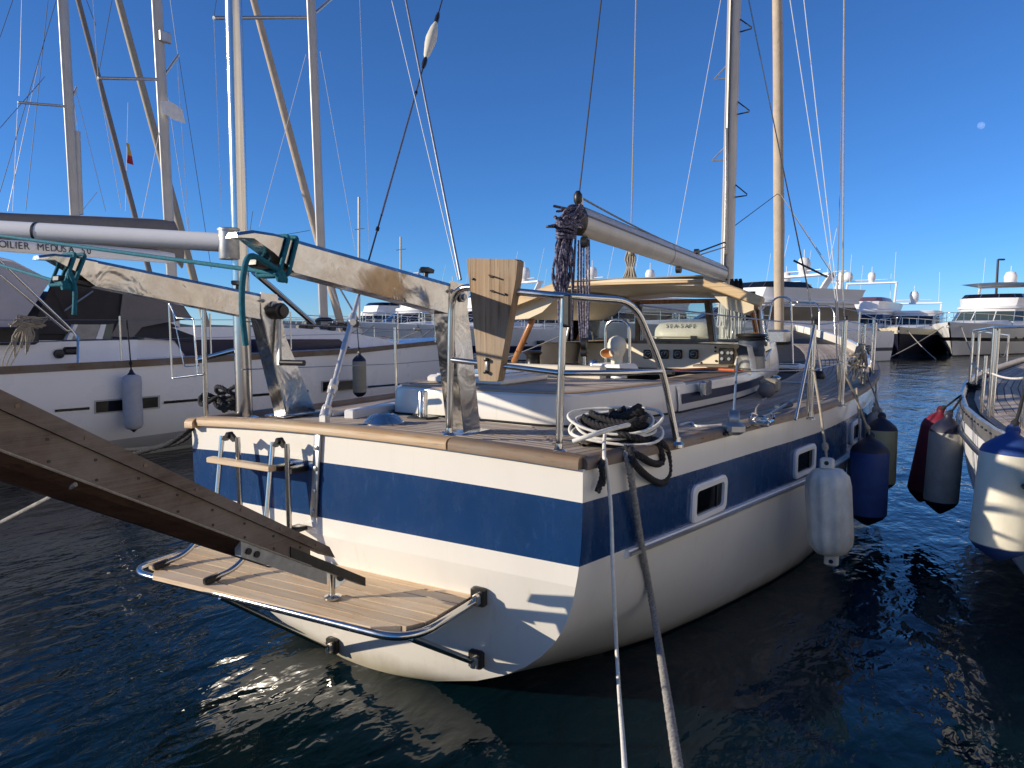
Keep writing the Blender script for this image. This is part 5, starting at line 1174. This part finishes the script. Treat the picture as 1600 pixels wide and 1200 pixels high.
    if st_.get('fly', True):
        yf = L * st_.get('nose', .70) - st_.get('rake', 1.7) - .2
        house('flybridge', hw * .70, hw * .74, L * .12, yf, L * .10, yf - .2, top - .02, top + .55, None)
        house('fly_screen', hw * .66, hw * .60, L * .30, yf - .35, L * .32, yf - .75, top + .55, top + .85, (.05, .95), mat='galvanised', glass=st_.get('screen', 'dark_glass'))
        top += .55
    za = top + st_.get('arch', 1.3)
    if st_.get('arch', 1.3) > 0:
        ya = L * st_.get('archy', .25)
        for s in (1, -1): MB().loft([[W_(s * hw * .66 + dx, ya + dy - k, z) for dx, dy in ((-.05, -.22), (.05, -.22), (.05, .22), (-.05, .22))] for z, k in ((top - .3, -.5), (za - .15, .25), (za, .35))], closed=True, cap=True).build('radar_arch', 'white_paint', r, 40)
        MB().loft([[W_(a * hw * .68, ya - .35 + dy, za + z) for dy, z in ((-.3, 0), (.3, .02), (.28, .12), (-.28, .1))] for a in (-1, -.5, .5, 1)], closed=True, cap=True).build('arch_top', 'white_paint', r, 40)
        if st_.get('hardtop'): MB().loft([[W_(a * hw * .7, y, za + .05 + .1 * (1 - a * a)) for a in (-1, -.5, 0, .5, 1)] for y in (L * .16, L * .35, L * .48)], cap=False).build('hardtop', 'white_paint', r, 40)
        zp = za + .1; dr = st_.get('dome', .32)
        if st_.get('tower'):
            MB().loft([[W_(a * k, ya - .3 + b_ * k + (zq - zp) * -.25, zq) for a, b_ in ((-.35, -.3), (.35, -.3), (.25, .4), (-.25, .4))] for zq, k in ((zp, 1.2), (zp + 1.0, .7), (zp + 1.9, .35))], closed=True, cap=True).build('mast_tower', 'white_paint', r, 40)
            for zq, wq in ((zp + .9, 1.5), (zp + 1.5, 1.0), (zp + 1.85, .6)): MB().beam(W_(-wq, ya - .5, zq), W_(wq, ya - .5, zq), .18, .07, ch=.02).build('crosstree', 'white_paint', r)
            MB().lathe([(.25, 0), (dr, .2), (dr * 1.05, .45), (dr * .7, .75), (.02, .85)], 16, W_(-.8, ya - .2, zp + .9)).build('radar_dome', 'white_paint', r, 60)
            MB().lathe([(.12, 0), (.17, .12), (.12, .28), (.02, .32)], 12, W_(.9, ya - .4, zp + .95)).build('radar_dome', 'white_paint', r, 60)
        else:
            MB().lathe([(dr * .8, 0), (dr * .8, .25), (dr, .3), (dr * 1.05, dr * 1.1 + .3), (dr * .75, dr * 1.8 + .3), (.02, dr * 2.05 + .3)], 18, W_(st_.get('domex', 0), ya - .3, zp)).build('radar_dome', 'white_paint', r, 60)
            MB().tube([W_(st_.get('domex', 0), ya - .3, zp + dr * 2 + .3), W_(st_.get('domex', 0), ya - .3, zp + dr * 2 + .7)], .02, 6).build('mast_light', 'white_paint', r)
            MB().beam(W_(-hw * .45, ya - .3, zp + .22), W_(hw * .45, ya - .3, zp + .22), .15, .06, ch=.02).build('radar_scanner', 'white_paint', r)
        for s in (1, -1): MB().tube([W_(s * hw * .6, ya - .2, za), W_(s * hw * .6 + .05, ya - .9, za + st_.get('aerial', 2.4))], .012, 5).build('aerial', 'white_paint', r)
    # guard rail round the bow
    pts = {1: [], -1: []}
    for t in (.5, .58, .66, .74, .81, .87, .92, .96, .99):
        for s in (1, -1):
            b_ = W_(s * hv(t) * .95, L * t - .05, zv(t) - .02); t2 = b_ + Vector((0, 0, .62)); pts[s].append(t2); MB().tube([b_, t2], .018, 5).build('rail_post', 'stainless', r, 60)
    MB().tube(pts[1] + list(reversed(pts[-1])), .02, 6).build('bow_rail', 'stainless', r, 60)
    MB().tube([p - Vector((0, 0, .3)) for p in pts[1] + list(reversed(pts[-1]))], .010, 5).build('bow_rail', 'stainless', r, 60)
    for s in (1, -1):                                                                     # hull portlights
        for t in st_.get('ports', (.3, .36, .42, .6, .66)):
            z = lerp(zv(t), 0, .42); fl = lerp(1, interp(t, [(0, .9), (.5, .82), (.85, .38), (1, .05)]), .42 ** (1.2 if t > .6 else 2))
            c = W_(s * (hv(t) * fl + .03), L * t - .1, z); MB().box(c, (.06, .55, .2), Matrix((sdv, h, Vector((0, 0, 1)))).transposed(), ch=.02).build('portlight', 'dark_glass', r)
    t = .97; c = W_(0, L + .02, zv(1) - .25); MB().box(c, (.16, .35, .18), Matrix((sdv, h, Vector((0, 0, 1)))).transposed(), ch=.03).build('anchor_roller', 'galvanised', r)
    for s in (1, -1): MB().tube(sag(W_(s * .4, L * .95, zv(.95) - .1), W_(s * 2.2, L + 3.5, 0.0), .1), .03, 6).build('mooring_line', 'rope_grey', r, 60)
    return r
cr_ = Vector((math.cos(YAW), math.sin(YAW))); cf_ = Vector((-math.sin(YAW), math.cos(YAW)))
def hd(a): a = rad(a); v = cr_ * -math.sin(a) - cf_ * math.cos(a); return (v.x, v.y)          # 0: bow straight at the camera; 90: bow to the left
def wl(px, dist): p = PD(px, 512, dist); return (p.x, p.y, 0)
GM = 'motor yachts moored across the basin'
motor_yacht('white flybridge motor yacht with big radar dome at far right, dark mark on its bow', wl(1482, 43), hd(45), 22, 6.0, 2.1, 1.7, dict(stripe=(4, 5), band='dark_glass', glass='tint_glass', hardtop=True, dome=.42, arch=1.0, nose=.66, rake=2.0, ports=(.5, .56, .62, .68)), GM)
motor_yacht('low black hulled motor yacht with cream deck and dark windscreen, right of centre', wl(1404, 44), hd(33), 17, 5.4, 1.8, 1.4, dict(hull='fender_navy', stripe=(0, 2), band='cream', boot='blue_gelcoat', fly=False, arch=.55, dome=.3, nose=.62, rake=2.6, deck='cream', over=.05, archy=.3), GM)
motor_yacht('white motor yacht with purple flybridge screen and tubular radar arch', wl(1296, 44), hd(36), 18, 5.2, 1.85, 1.5, dict(stripe=(5, 8), band='navy_paint', screen='plum', arch=1.5, dome=.26, nose=.72, rake=2.4), GM)
motor_yacht('tall white motor yacht with stepped mast tower behind the furled sail', wl(1190, 52), hd(42), 22, 6.2, 2.2, 1.9, dict(tower=True, arch=.9, dome=.4, nose=.62, rake=1.2, stripe=(7, 9), band='navy_paint', glass='dark_glass'), GM)
motor_yacht('large grey hulled motor yacht seen through the hardtop windscreen', wl(893, 31), hd(62), 19, 5.0, 2.05, 1.6, dict(hull='cool_white', stripe=(5, 6), nose=.66, rake=3.0, arch=.7, z1=3.0), GM)
motor_yacht('white motor yacht with long dark windows left of the mainsheet', wl(770, 38), hd(50), 17, 4.6, 1.9, 1.5, dict(nose=.68, rake=2.8, arch=.9, dome=.3), GM)
motor_yacht('white motor yacht moored beyond the motor bracket board', wl(652, 36), hd(52), 16, 4.5, 1.95, 1.5, dict(nose=.68, rake=2.4, arch=.8, dome=.3, stripe=(5, 7)), GM)
motor_yacht('white motor yacht with pointed bow framed below the long davit', wl(560, 42), hd(50), 17, 4.7, 2.1, 1.6, dict(nose=.66, rake=2.4, arch=1.1, dome=.36), GM)
motor_yacht('distant white motor yacht left of the silver strut', wl(430, 60), hd(50), 18, 4.8, 2.1, 1.6, dict(nose=.66, rake=2.2, arch=1.3, dome=.4, tower=True), GM)
motor_yacht('white motor yacht half hidden behind the mast and liferaft', wl(1050, 40), hd(48), 17, 4.8, 2.0, 1.6, dict(nose=.64, rake=2.2, arch=.8, dome=.3, stripe=(4, 5)), GM)
motor_yacht('white motor yacht with slim black hull band showing right of the nearer davit leg', wl(712, 52), hd(40), 16, 4.6, 1.9, 1.5, dict(nose=.66, rake=2.2, arch=.9, dome=.28, stripe=(3, 4), band='dark_glass'), GM)
motor_yacht('white motor yacht with low arch seen between pole and backstay', wl(470, 46), hd(44), 17, 4.8, 2.0, 1.6, dict(nose=.66, rake=2.6, arch=.6, dome=.3), GM)
# lamp post on the far quay
p = PD(1556, 470, 60); lp = thing('lamp_post', 'tall thin lamp post rising behind the far right motor yacht', 'lamp post', (p.x, p.y, 0))
zt = PD(1556, 406, 60).z; MB().tube([(p.x, p.y, -.5), (p.x, p.y, zt)], [.12, .09], 10).build('pole', 'dark_metal', lp, 60)
q = Vector((p.x, p.y, zt)); MB().beam(q, q + Vector((cr_.x, cr_.y, 0)) * .55, .22, .14, ch=.03).build('lamp_head', 'dark_metal', lp)
# far breakwater the yachts lie against
mb = MB(); a, b_ = Vector((-90, 78, 0)), Vector((45, 74, 0)); mb.beam(a, b_, 6, .8, ch=.1); tag(mb.build('breakwater', 'quay_stone'), kind='structure')
# ================================================================== LOOSE GEAR: gangway, fenders, ropes
xg = .45
def gp(px, py): return PX(px, py, xg)
g0, g1 = gp(0, 672), gp(480, 868)
sl = (g1.z - g0.z) / (g1.y - g0.y)
ga = thing('passerelle', 'dark wooden gangway plank sloping down from left onto the swim platform', 'gangway', (xg, -.45, .6))
def gz(y, off): return g0.z + (y - g0.y) * sl + off * lerp(1, .74, (y + 1.74) / .9)
def plank(y0, y1, za, zb, x0, x1, name, mat, par=ga, taper=0):
    P = [(y0, gz(y0, za)), (y1, gz(y1, za)), (y1 - taper, gz(y1 - taper, zb)), (y0, gz(y0, zb))]
    return MB().prism([(x0, y, z) for y, z in P], (x1 - x0, 0, 0)).build(name, mat, par, 25)
zt0 = gp(0, 604).z - g0.z; zt1 = gp(0, 640).z - g0.z; zb1 = gp(0, 706).z - g0.z; zb2 = gp(0, 750).z - g0.z
plank(-3.6, -.70, zb1 * .95, zt1, xg - .05, xg, 'side_board', 'dark_wood_y')
plank(-3.6, -.58, zt1 + .002, zt0 * .95, xg - .085, xg + .012, 'top_board', 'dark_wood_y', taper=.03)
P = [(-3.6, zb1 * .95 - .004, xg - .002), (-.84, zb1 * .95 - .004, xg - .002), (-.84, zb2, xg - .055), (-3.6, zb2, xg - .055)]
MB().prism([(x, y, gz(y, z)) for y, z, x in P], (-.02, 0, -.004)).build('lower_board', 'shaded_wood_y', ga, 25)
MB().tube([(xg + .004, y, gz(y, zb1 * .95)) for y in (-3.6, -2, -.7)], .004, 6).build('edge_cord', 'rope_beige', ga)
plank(-.80, -.40, zb1 * .9, zt1 * .2, xg - .045, xg + .006, 'steel_shoe', 'dark_metal')
plank(-1.02, -.62, zb2 * 1.0, zb1 * .95, xg - .03, xg + .004, 'hinge_plate', 'galvanised')
for y in (-.99, -.955): MB().lathe([(.012, 0), (.012, .006)], 10, (xg + .004, y, gz(y, (zb1 + zb2) / 2)), (1, 0, 0)).build('bolt', 'black_plastic', ga, 0)
fp = PZ(520, 934, .572); fp = Vector((fp.x, fp.y, .572)); tpz = gz(fp.y, zb1 * .9)
MB().tube([fp, (fp.x, fp.y, .72)], .012, 10).build('support_leg', 'stainless', ga, 60); MB().lathe([(.04, 0), (.04, .008), (.02, .014)], 16, fp).build('foot', 'stainless', ga, 40)
MB().prism([fp + Vector((-.07, 0, .14)), fp + Vector((.09, 0, .10)), fp + Vector((.01, 0, .04))], (.0, .006, 0)).build('gusset', 'galvanised', ga, 0)
MB().tube([(fp.x, fp.y, .70), (xg - .02, -.52, gz(-.52, zb1 * .9))], .016, 10).build('support_leg', 'dark_metal', ga, 60)
mb = MB(); mb.tube([gp(118, 757), PD(-60, 848, 2.2), gp(118, 757).lerp(PD(-60, 848, 2.2), 3.0), Vector((-.9, -3.4, .61))], .007, 8); tag(mb.build('tether_line', 'rope_grey', None, 60), 'thin frayed cord running from the gangway to lower left', 'rope')
for k in range(9):
    y = -1.75 + k * .125
    for zf in (zt1 * .55, zb1 * .6): MB().lathe([(.0045, 0), (.0045, .0025)], 8, (xg, y, gz(y, zf)), (1, 0, 0)).build('screw', 'dark_metal', ga, 0)
for k in range(7):
    y = -1.7 + k * .17; MB().lathe([(.006, 0), (.006, .003)], 8, (xg + .012, y, gz(y, (zt1 + zt0) * .5)), (1, 0, 0)).build('wood_plug', 'teak_rail_old_x', ga, 0)
# ---- fenders
def fender(label, top_px, bot_px, x, dia, style, rope_to=None, rope_mat='rope_beige', group='fenders hanging between the yachts', y=None, lean=(0, 0)):
    pt = PX(*top_px, x) if y is None else PY(*top_px, y); pb = PX(*bot_px, x) if y is None else PY(*bot_px, y)
    pb = Vector((pt.x + lean[0], pt.y + lean[1], PY(bot_px[0], bot_px[1], pt.y + lean[1]).z)); L = (pt - pb).length; ax = (pt - pb); r = dia / 2
    t = thing('fender', label, 'fender', pb, group); n = 26; st2 = style
    if st2 == 'ribbed':
        MB().lathe([(r * .35, L * .10), (r * .72, L * .12), (r * .93, L * .18), (r, L * .26), (r, L * .74), (r * .93, L * .83), (r * .7, L * .89), (r * .3, L * .905)], 48, pb, ax, wob=lambda a, z: 1 + (.05 * math.cos(10 * a) if .15 * L < z < .85 * L else 0)).build('body', 'fender_white', t, 50)
        for z in (.045, .95): MB().box(pb.lerp(pt, z), (.085, .05, L * .11), ch=.012).build('eye', 'fender_white', t)
        for z in (.04, .96): MB().lathe([(.014, -.028), (.014, .028)], 10, pb.lerp(pt, z), (0, 1, 0)).build('eye_hole', 'dark_metal', t, 40)
    elif st2 == 'cloth':
        MB().lathe([(r * .3, L * .04), (r * .75, L * .06), (r * .96, L * .12), (r, L * .3), (r * .97, L * .6), (r, L * .78), (r * .92, L * .88), (r * .6, L * .91), (r * .3, L * .92)], n, pb, ax, wob=lambda a, z: 1 + .025 * math.sin(3 * a + z * 9)).build('body', 'fender_cloth', t, 60)
        MB().lathe([(r * .5, L * .905), (r * .25, L * .95), (.012, L)], n, pb, ax).build('end_cap', 'fender_navy', t, 60); MB().lathe([(.01, 0), (r * .2, L * .02), (r * .45, L * .05)], n, pb, ax).build('end_cap', 'fender_navy', t, 60)
    else:
        body, cap = st2
        MB().lathe([(r * .985, L * .13), (r, L * .16), (r, L * .80), (r * .985, L * .83)], n, pb, ax).build('body', body, t, 50)
        MB().lathe([(.012, 0), (r * .25, L * .015), (r * .8, L * .085), (r, L * .135)], n, pb, ax).build('end_cap', cap, t, 60)
        MB().lathe([(r, L * .825), (r * .9, L * .87), (r * .55, L * .93), (r * .24, L * .97), (.03, L)], n, pb, ax).build('end_cap', cap, t, 60)
        MB().lathe([(.02, -.02), (.034, -.015), (.034, .015), (.02, .02)], 12, pt - Vector((0, 0, .0)), (0, 1, 0)).build('eye', cap, t, 40)
    if rope_to is not None:
        q = Vector(rope_to); MB().tube([pt + Vector((0, 0, -.01)), pt.lerp(q, .5) + Vector((.004, 0, 0)), q], .0085, 8).build('fender_rope', rope_mat, t, 60)
        MB().lathe([(.008, -.03), (.02, -.015), (.02, .015), (.008, .03)], 8, pt.lerp(q, .12), q - pt).build('knot', rope_mat, t, 40)
    return t
fender('white ribbed fender on the blue banded hull, nearest of the starboard row', (1292, 716), (1310, 884), 1.93, .262, 'ribbed', tops[0][0].lerp(tops[0][1], .55), lean=(.05, .0))
fender('dark blue fender second along the blue banded hull', (1360, 680), (1366, 822), 2.06, .29, ('fender_blue', 'fender_navy'), tops[1][0].lerp(tops[1][1], .4))
fender('yellowish fender with navy ends behind the blue one', (1378, 650), (1386, 770), 2.10, .26, ('fender_yellow', 'fender_navy'), tops[2][0] + Vector((.04, 0, .1)))
fender('grey fender tucked behind the white ribbed one', (1345, 700), (1345, 800), 1.97, .2, ('fender_grey', 'fender_grey'), Vector((1.9, 4.3, 1.25)))
fender('pale grey fender farthest along the blue banded hull', (1368, 640), (1368, 740), 2.0, .22, ('fender_cloth', 'fender_grey'), Vector((1.9, 6.4, 1.3)))
fender('dark red fender hanging in the gap off the right hand yacht', (1470, 640), (1448, 785), 2.54, .25, ('fender_red', 'fender_red'), Vector((pR(4.6), 4.6, 1.2)), 'rope_black', y=4.7, lean=(-.13, .02))
fender('grey fender with navy ends beside the dark red one', (1482, 648), (1474, 803), 2.57, .26, ('fender_grey', 'fender_navy'), Vector((pR(4.4), 4.4, 1.2)), 'rope_black', y=4.3, lean=(-.03, -.02))
fender('big white fender with blue ends at the right edge', (1583, 672), (1562, 876), 2.78, .285, ('fender_cream', 'fender_blue'), PY(1603, 600, 2.0), 'rope_black', y=2.0, lean=(-.04, -.02))
fender('grey cloth covered fender on the left hand white hull', (205, 577), (208, 675), -6.45, .235, 'cloth', PX(198, 500, -6.62), 'rope_black', group='fenders on the left hand yacht')
fender('tan fender on the left hand hull beside the backstay fitting', (561, 552), (563, 622), -6.3, .24, ('fender_tan', 'fender_navy'), PX(556, 490, -6.6), 'rope_black', group='fenders on the left hand yacht')
# ---- mooring ropes on the starboard quarter
random.seed(11)
cz = dk(962, 690, .03)
rc = thing('rope_coil', 'heap of thick black laid mooring rope on the starboard quarter', 'rope', cz)
def coil(path, r, tw, mat, par, step=.012): mbx = MB(); strands(mbx, resample(path, step), r, tw); return mbx.build('rope_turn', mat, par, 60)
def cq(px, py, h): return dk(px, py, h)
for k in range(7):
    c_ = cz + Vector((random.uniform(-.04, .04), random.uniform(-.03, .05), .02 + .016 * k)); rx, ry = random.uniform(.10, .17), random.uniform(.06, .11); ph = random.uniform(0, 6)
    P = [c_ + Vector((math.cos(a + ph) * rx, math.sin(a + ph) * ry, .016 * math.sin(2 * a + k))) for a in [i * .5 for i in range(14)]]
    coil(smooth_path(P, 4), .017, .07, 'rope_black', rc)
for k in range(4):
    c_ = cz + Vector((random.uniform(-.05, .05), .03, .10 + .015 * k)); P = [c_ + Vector((math.cos(a + k) * .07, math.sin(a + k) * .04, .03 * math.sin(a * 1.5 + k))) for a in [i * .6 for i in range(10)]]
    coil(smooth_path(P, 4), .016, .07, 'rope_black', rc)
hy = lambda px, py, o=.035: PX(px, py, 1.36 + o)
coil(smooth_path([cq(985, 700, .05), hy(990, 722), hy(1012, 745), hy(1035, 755), hy(1045, 738), hy(1042, 705), hy(1030, 690), cq(1010, 685, .06)], 8), .017, .07, 'rope_black', rc)
coil(smooth_path([cq(975, 700, .05), hy(998, 712), hy(1020, 724), hy(1034, 722), hy(1032, 704), cq(1020, 688, .06)], 8), .017, .07, 'rope_black', rc)
coil(smooth_path([cq(945, 712, .03), PX(940, 728, 1.34), PX(941, 745, 1.33), PX(934, 768, 1.33)], 8), .014, .06, 'rope_black', rc)
coil(smooth_path([PX(941, 738, 1.335), PX(944, 750, 1.34), PX(942, 758, 1.34)], 8), .010, .05, 'rope_black', rc)
MB().beam(dk(905, 690, .03), dk(1000, 682, .03), .06, .05, ch=.02).build('cleat', 'stainless', rc)
P = [cq(975, 708, .03), PX(983, 728, 1.37), PX(1000, 840, 1.375), PX(1022, 960, 1.38), PD(1060, 1200, 2.14), PD(1080, 1330, 2.0)]
q = smooth_path(P + [Vector((2.05, -3.25, .61))], 20); mbx = MB(); strands(mbx, resample(q, .009), .0165, .062); o = mbx.build('mooring_rope', 'rope_grey', None, 60)
tag(o, 'thick grey twisted mooring rope falling past the hull corner to the bottom edge', 'rope')
# white hose-like line: coiled on the black heap, then hanging
wl_ = thing('white_line', 'smooth white line looped over the black rope heap and hanging to the bottom edge', 'rope', cz + Vector((0, 0, .05)))
for k, (dx, dy, h) in enumerate(((0, 0, .10), (.01, .01, .085), (-.01, .0, .07), (.02, -.01, .055), (0, .01, .115))):
    c_ = cz + Vector((dx - .0, dy - .02, h)); P = [c_ + Vector((math.cos(a) * (.19 + .012 * k) * .86 + math.sin(a) * .03, math.sin(a) * (.095 + .010 * k) + math.cos(a) * .06, .05 * math.sin(a - .35) + .012 * math.sin(2 * a + k * 1.7))) for a in [2 * math.pi * i / 16 for i in range(16)]]
    MB().tube(smooth_path(P, 5, True), .007, 8).build('line_turn', 'rope_white', wl_, 60)
MB().tube(smooth_path([cq(895, 690, .09), cq(930, 678, .13), cq(965, 668, .14), cq(1000, 660, .12)], 6), .0105, 8).build('line_turn', 'rope_white', wl_, 60)
MB().tube(smooth_path([cz + Vector((.02, .0, .09)), cz + Vector((-.02, -.07, .06)), cq(944, 711, .045), PX(947, 724, 1.34), PX(954, 790, 1.35), PX(958, 900, 1.36), PX(966, 1060, 1.38), PD(976, 1200, 2.14), PD(978, 1330, 2.0), Vector((1.85, -3.25, .61))], 12), .0085, 10).build('line_fall', 'rope_white', wl_, 60)
# ---- teal lashings on the davit tips
def lash(label, cpx, x, far, drop):
    c_ = PX(cpx[0], cpx[1], x); t = thing('teal_rope', label, 'rope', c_)
    for k in range(2):
        o_ = Vector((0, (-.03, .008)[k], 0)); P = [c_ + o_ + Vector((a * .056, b_ * .05 + random.uniform(-.006, .006), z)) for a, b_, z in ((-1, 0, -.085), (1, .2, -.085), (1, 1.3, .062), (-1, 1.1, .062))]
        MB().tube(fillet(P + [P[0]], .02, 3), .0085, 8).build('lashing_turn', 'rope_teal', t, 60)
    mbx = MB()
    for i in range(3): mbx.tube(smooth_path([c_ + Vector((.062, random.uniform(-.045, .015), random.uniform(-.105, -.07))) for _ in range(5)], 4), .010, 8)
    mbx.build('knot', 'rope_teal', t, 60)
    MB().tube([c_ + Vector((.055, -.03, -.08)), far], .0085, 8).build('rope_run', 'rope_teal', t, 60)
    MB().tube(smooth_path([c_ + Vector((.055, 0, -.08))] + [PX(a, b_, x + .075) for a, b_ in drop], 8), .0105, 8).build('rope_tail', 'rope_teal', t, 60)
lash('teal rope lashed on the tip of the nearer davit with a long hanging tail', (426, 395), .385, PD(-60, 360, 4.1), [(395, 400), (381, 425), (378, 480), (384, 540)])
lash('teal rope lashed on the tip of the farther davit with a short tail', (98, 417), -1.0, PD(-60, 396, 4.3), [(108, 425), (117, 450), (116, 492)])
# ---- purple-grey rope hung in a hank from the boom end
hk = thing('rope_hank', 'purple grey rope hank hanging from the end of the boom', 'rope', PX(885, 345, 0)); random.seed(4)
hx0 = PX(885, 345, .06)
def hkp(px, py, dx=0): v = PX(px, py, .06); return v + Vector((dx, 0, 0))
for i in range(15):
    a = random.uniform(868, 902); b_ = random.uniform(866, 900); L = random.uniform(440, 462) if i < 11 else random.uniform(500, 540)
    P = [hkp(886 + random.uniform(-8, 8), 352, random.uniform(-.05, .05)), hkp(a, 390, random.uniform(-.05, .05)), hkp(a + 1, (390 + L) / 2, random.uniform(-.05, .05)), hkp((a + b_) / 2, L, 0), hkp(b_, (390 + L) / 2, random.uniform(-.05, .05)), hkp(886 + random.uniform(-8, 8), 350, random.uniform(-.05, .05))]
    MB().tube(smooth_path(P, 6), .0088, 7).build('strand', 'rope_purple', hk, 60)
for i in range(7):
    z = 346 + i * 4.2; P = [hkp(884, z) + Vector((math.cos(q) * .06, math.sin(q) * .10, .012 * math.sin(q + i))) for q in [2 * math.pi * k / 10 for k in range(10)]]
    MB().tube(smooth_path(P, 4, True), .010, 7).build('wrapping_turn', 'rope_purple', hk, 60)
for i in range(11):
    P = [hkp(random.uniform(868, 908), random.uniform(318, 356), random.uniform(-.06, .06)) for _ in range(5)]; MB().tube(smooth_path(P, 5, True), .010, 7).build('strand', 'rope_purple', hk, 60)
# ---- dark mooring lines on the port quarter
pm = Vector((-1.25, .05, 1.23)); mr = thing('mooring_line', 'dark mooring lines made fast at the port quarter and led down to the left', 'rope', pm)
q = smooth_path([pm, PD(270, 690, 4.2), PD(215, 708, 4.4), PD(60, 760, 4.6)], 10); mbx = MB(); strands(mbx, resample(q, .02), .017, .08); mbx.build('line_fall', 'rope_black', mr, 60)
q = smooth_path([pm, PD(270, 694, 4.6), PD(160, 705, 5.6)], 10); mbx = MB(); strands(mbx, resample(q, .02), .017, .08); mbx.build('line_fall', 'rope_black', mr, 60)
for k in range(7):
    c_ = dk(350, 640, .05) + Vector((random.uniform(-.08, .08), random.uniform(-.05, .1), random.uniform(0, .12))); P = [c_ + Vector((math.cos(a) * .10, math.sin(a) * .07, .03 * math.sin(2 * a + k))) for a in [i * .6 for i in range(11)]]
    mbx = MB(); strands(mbx, resample(smooth_path(P, 4), .015), .015, .07); mbx.build('rope_turn', 'rope_black', mr, 60)
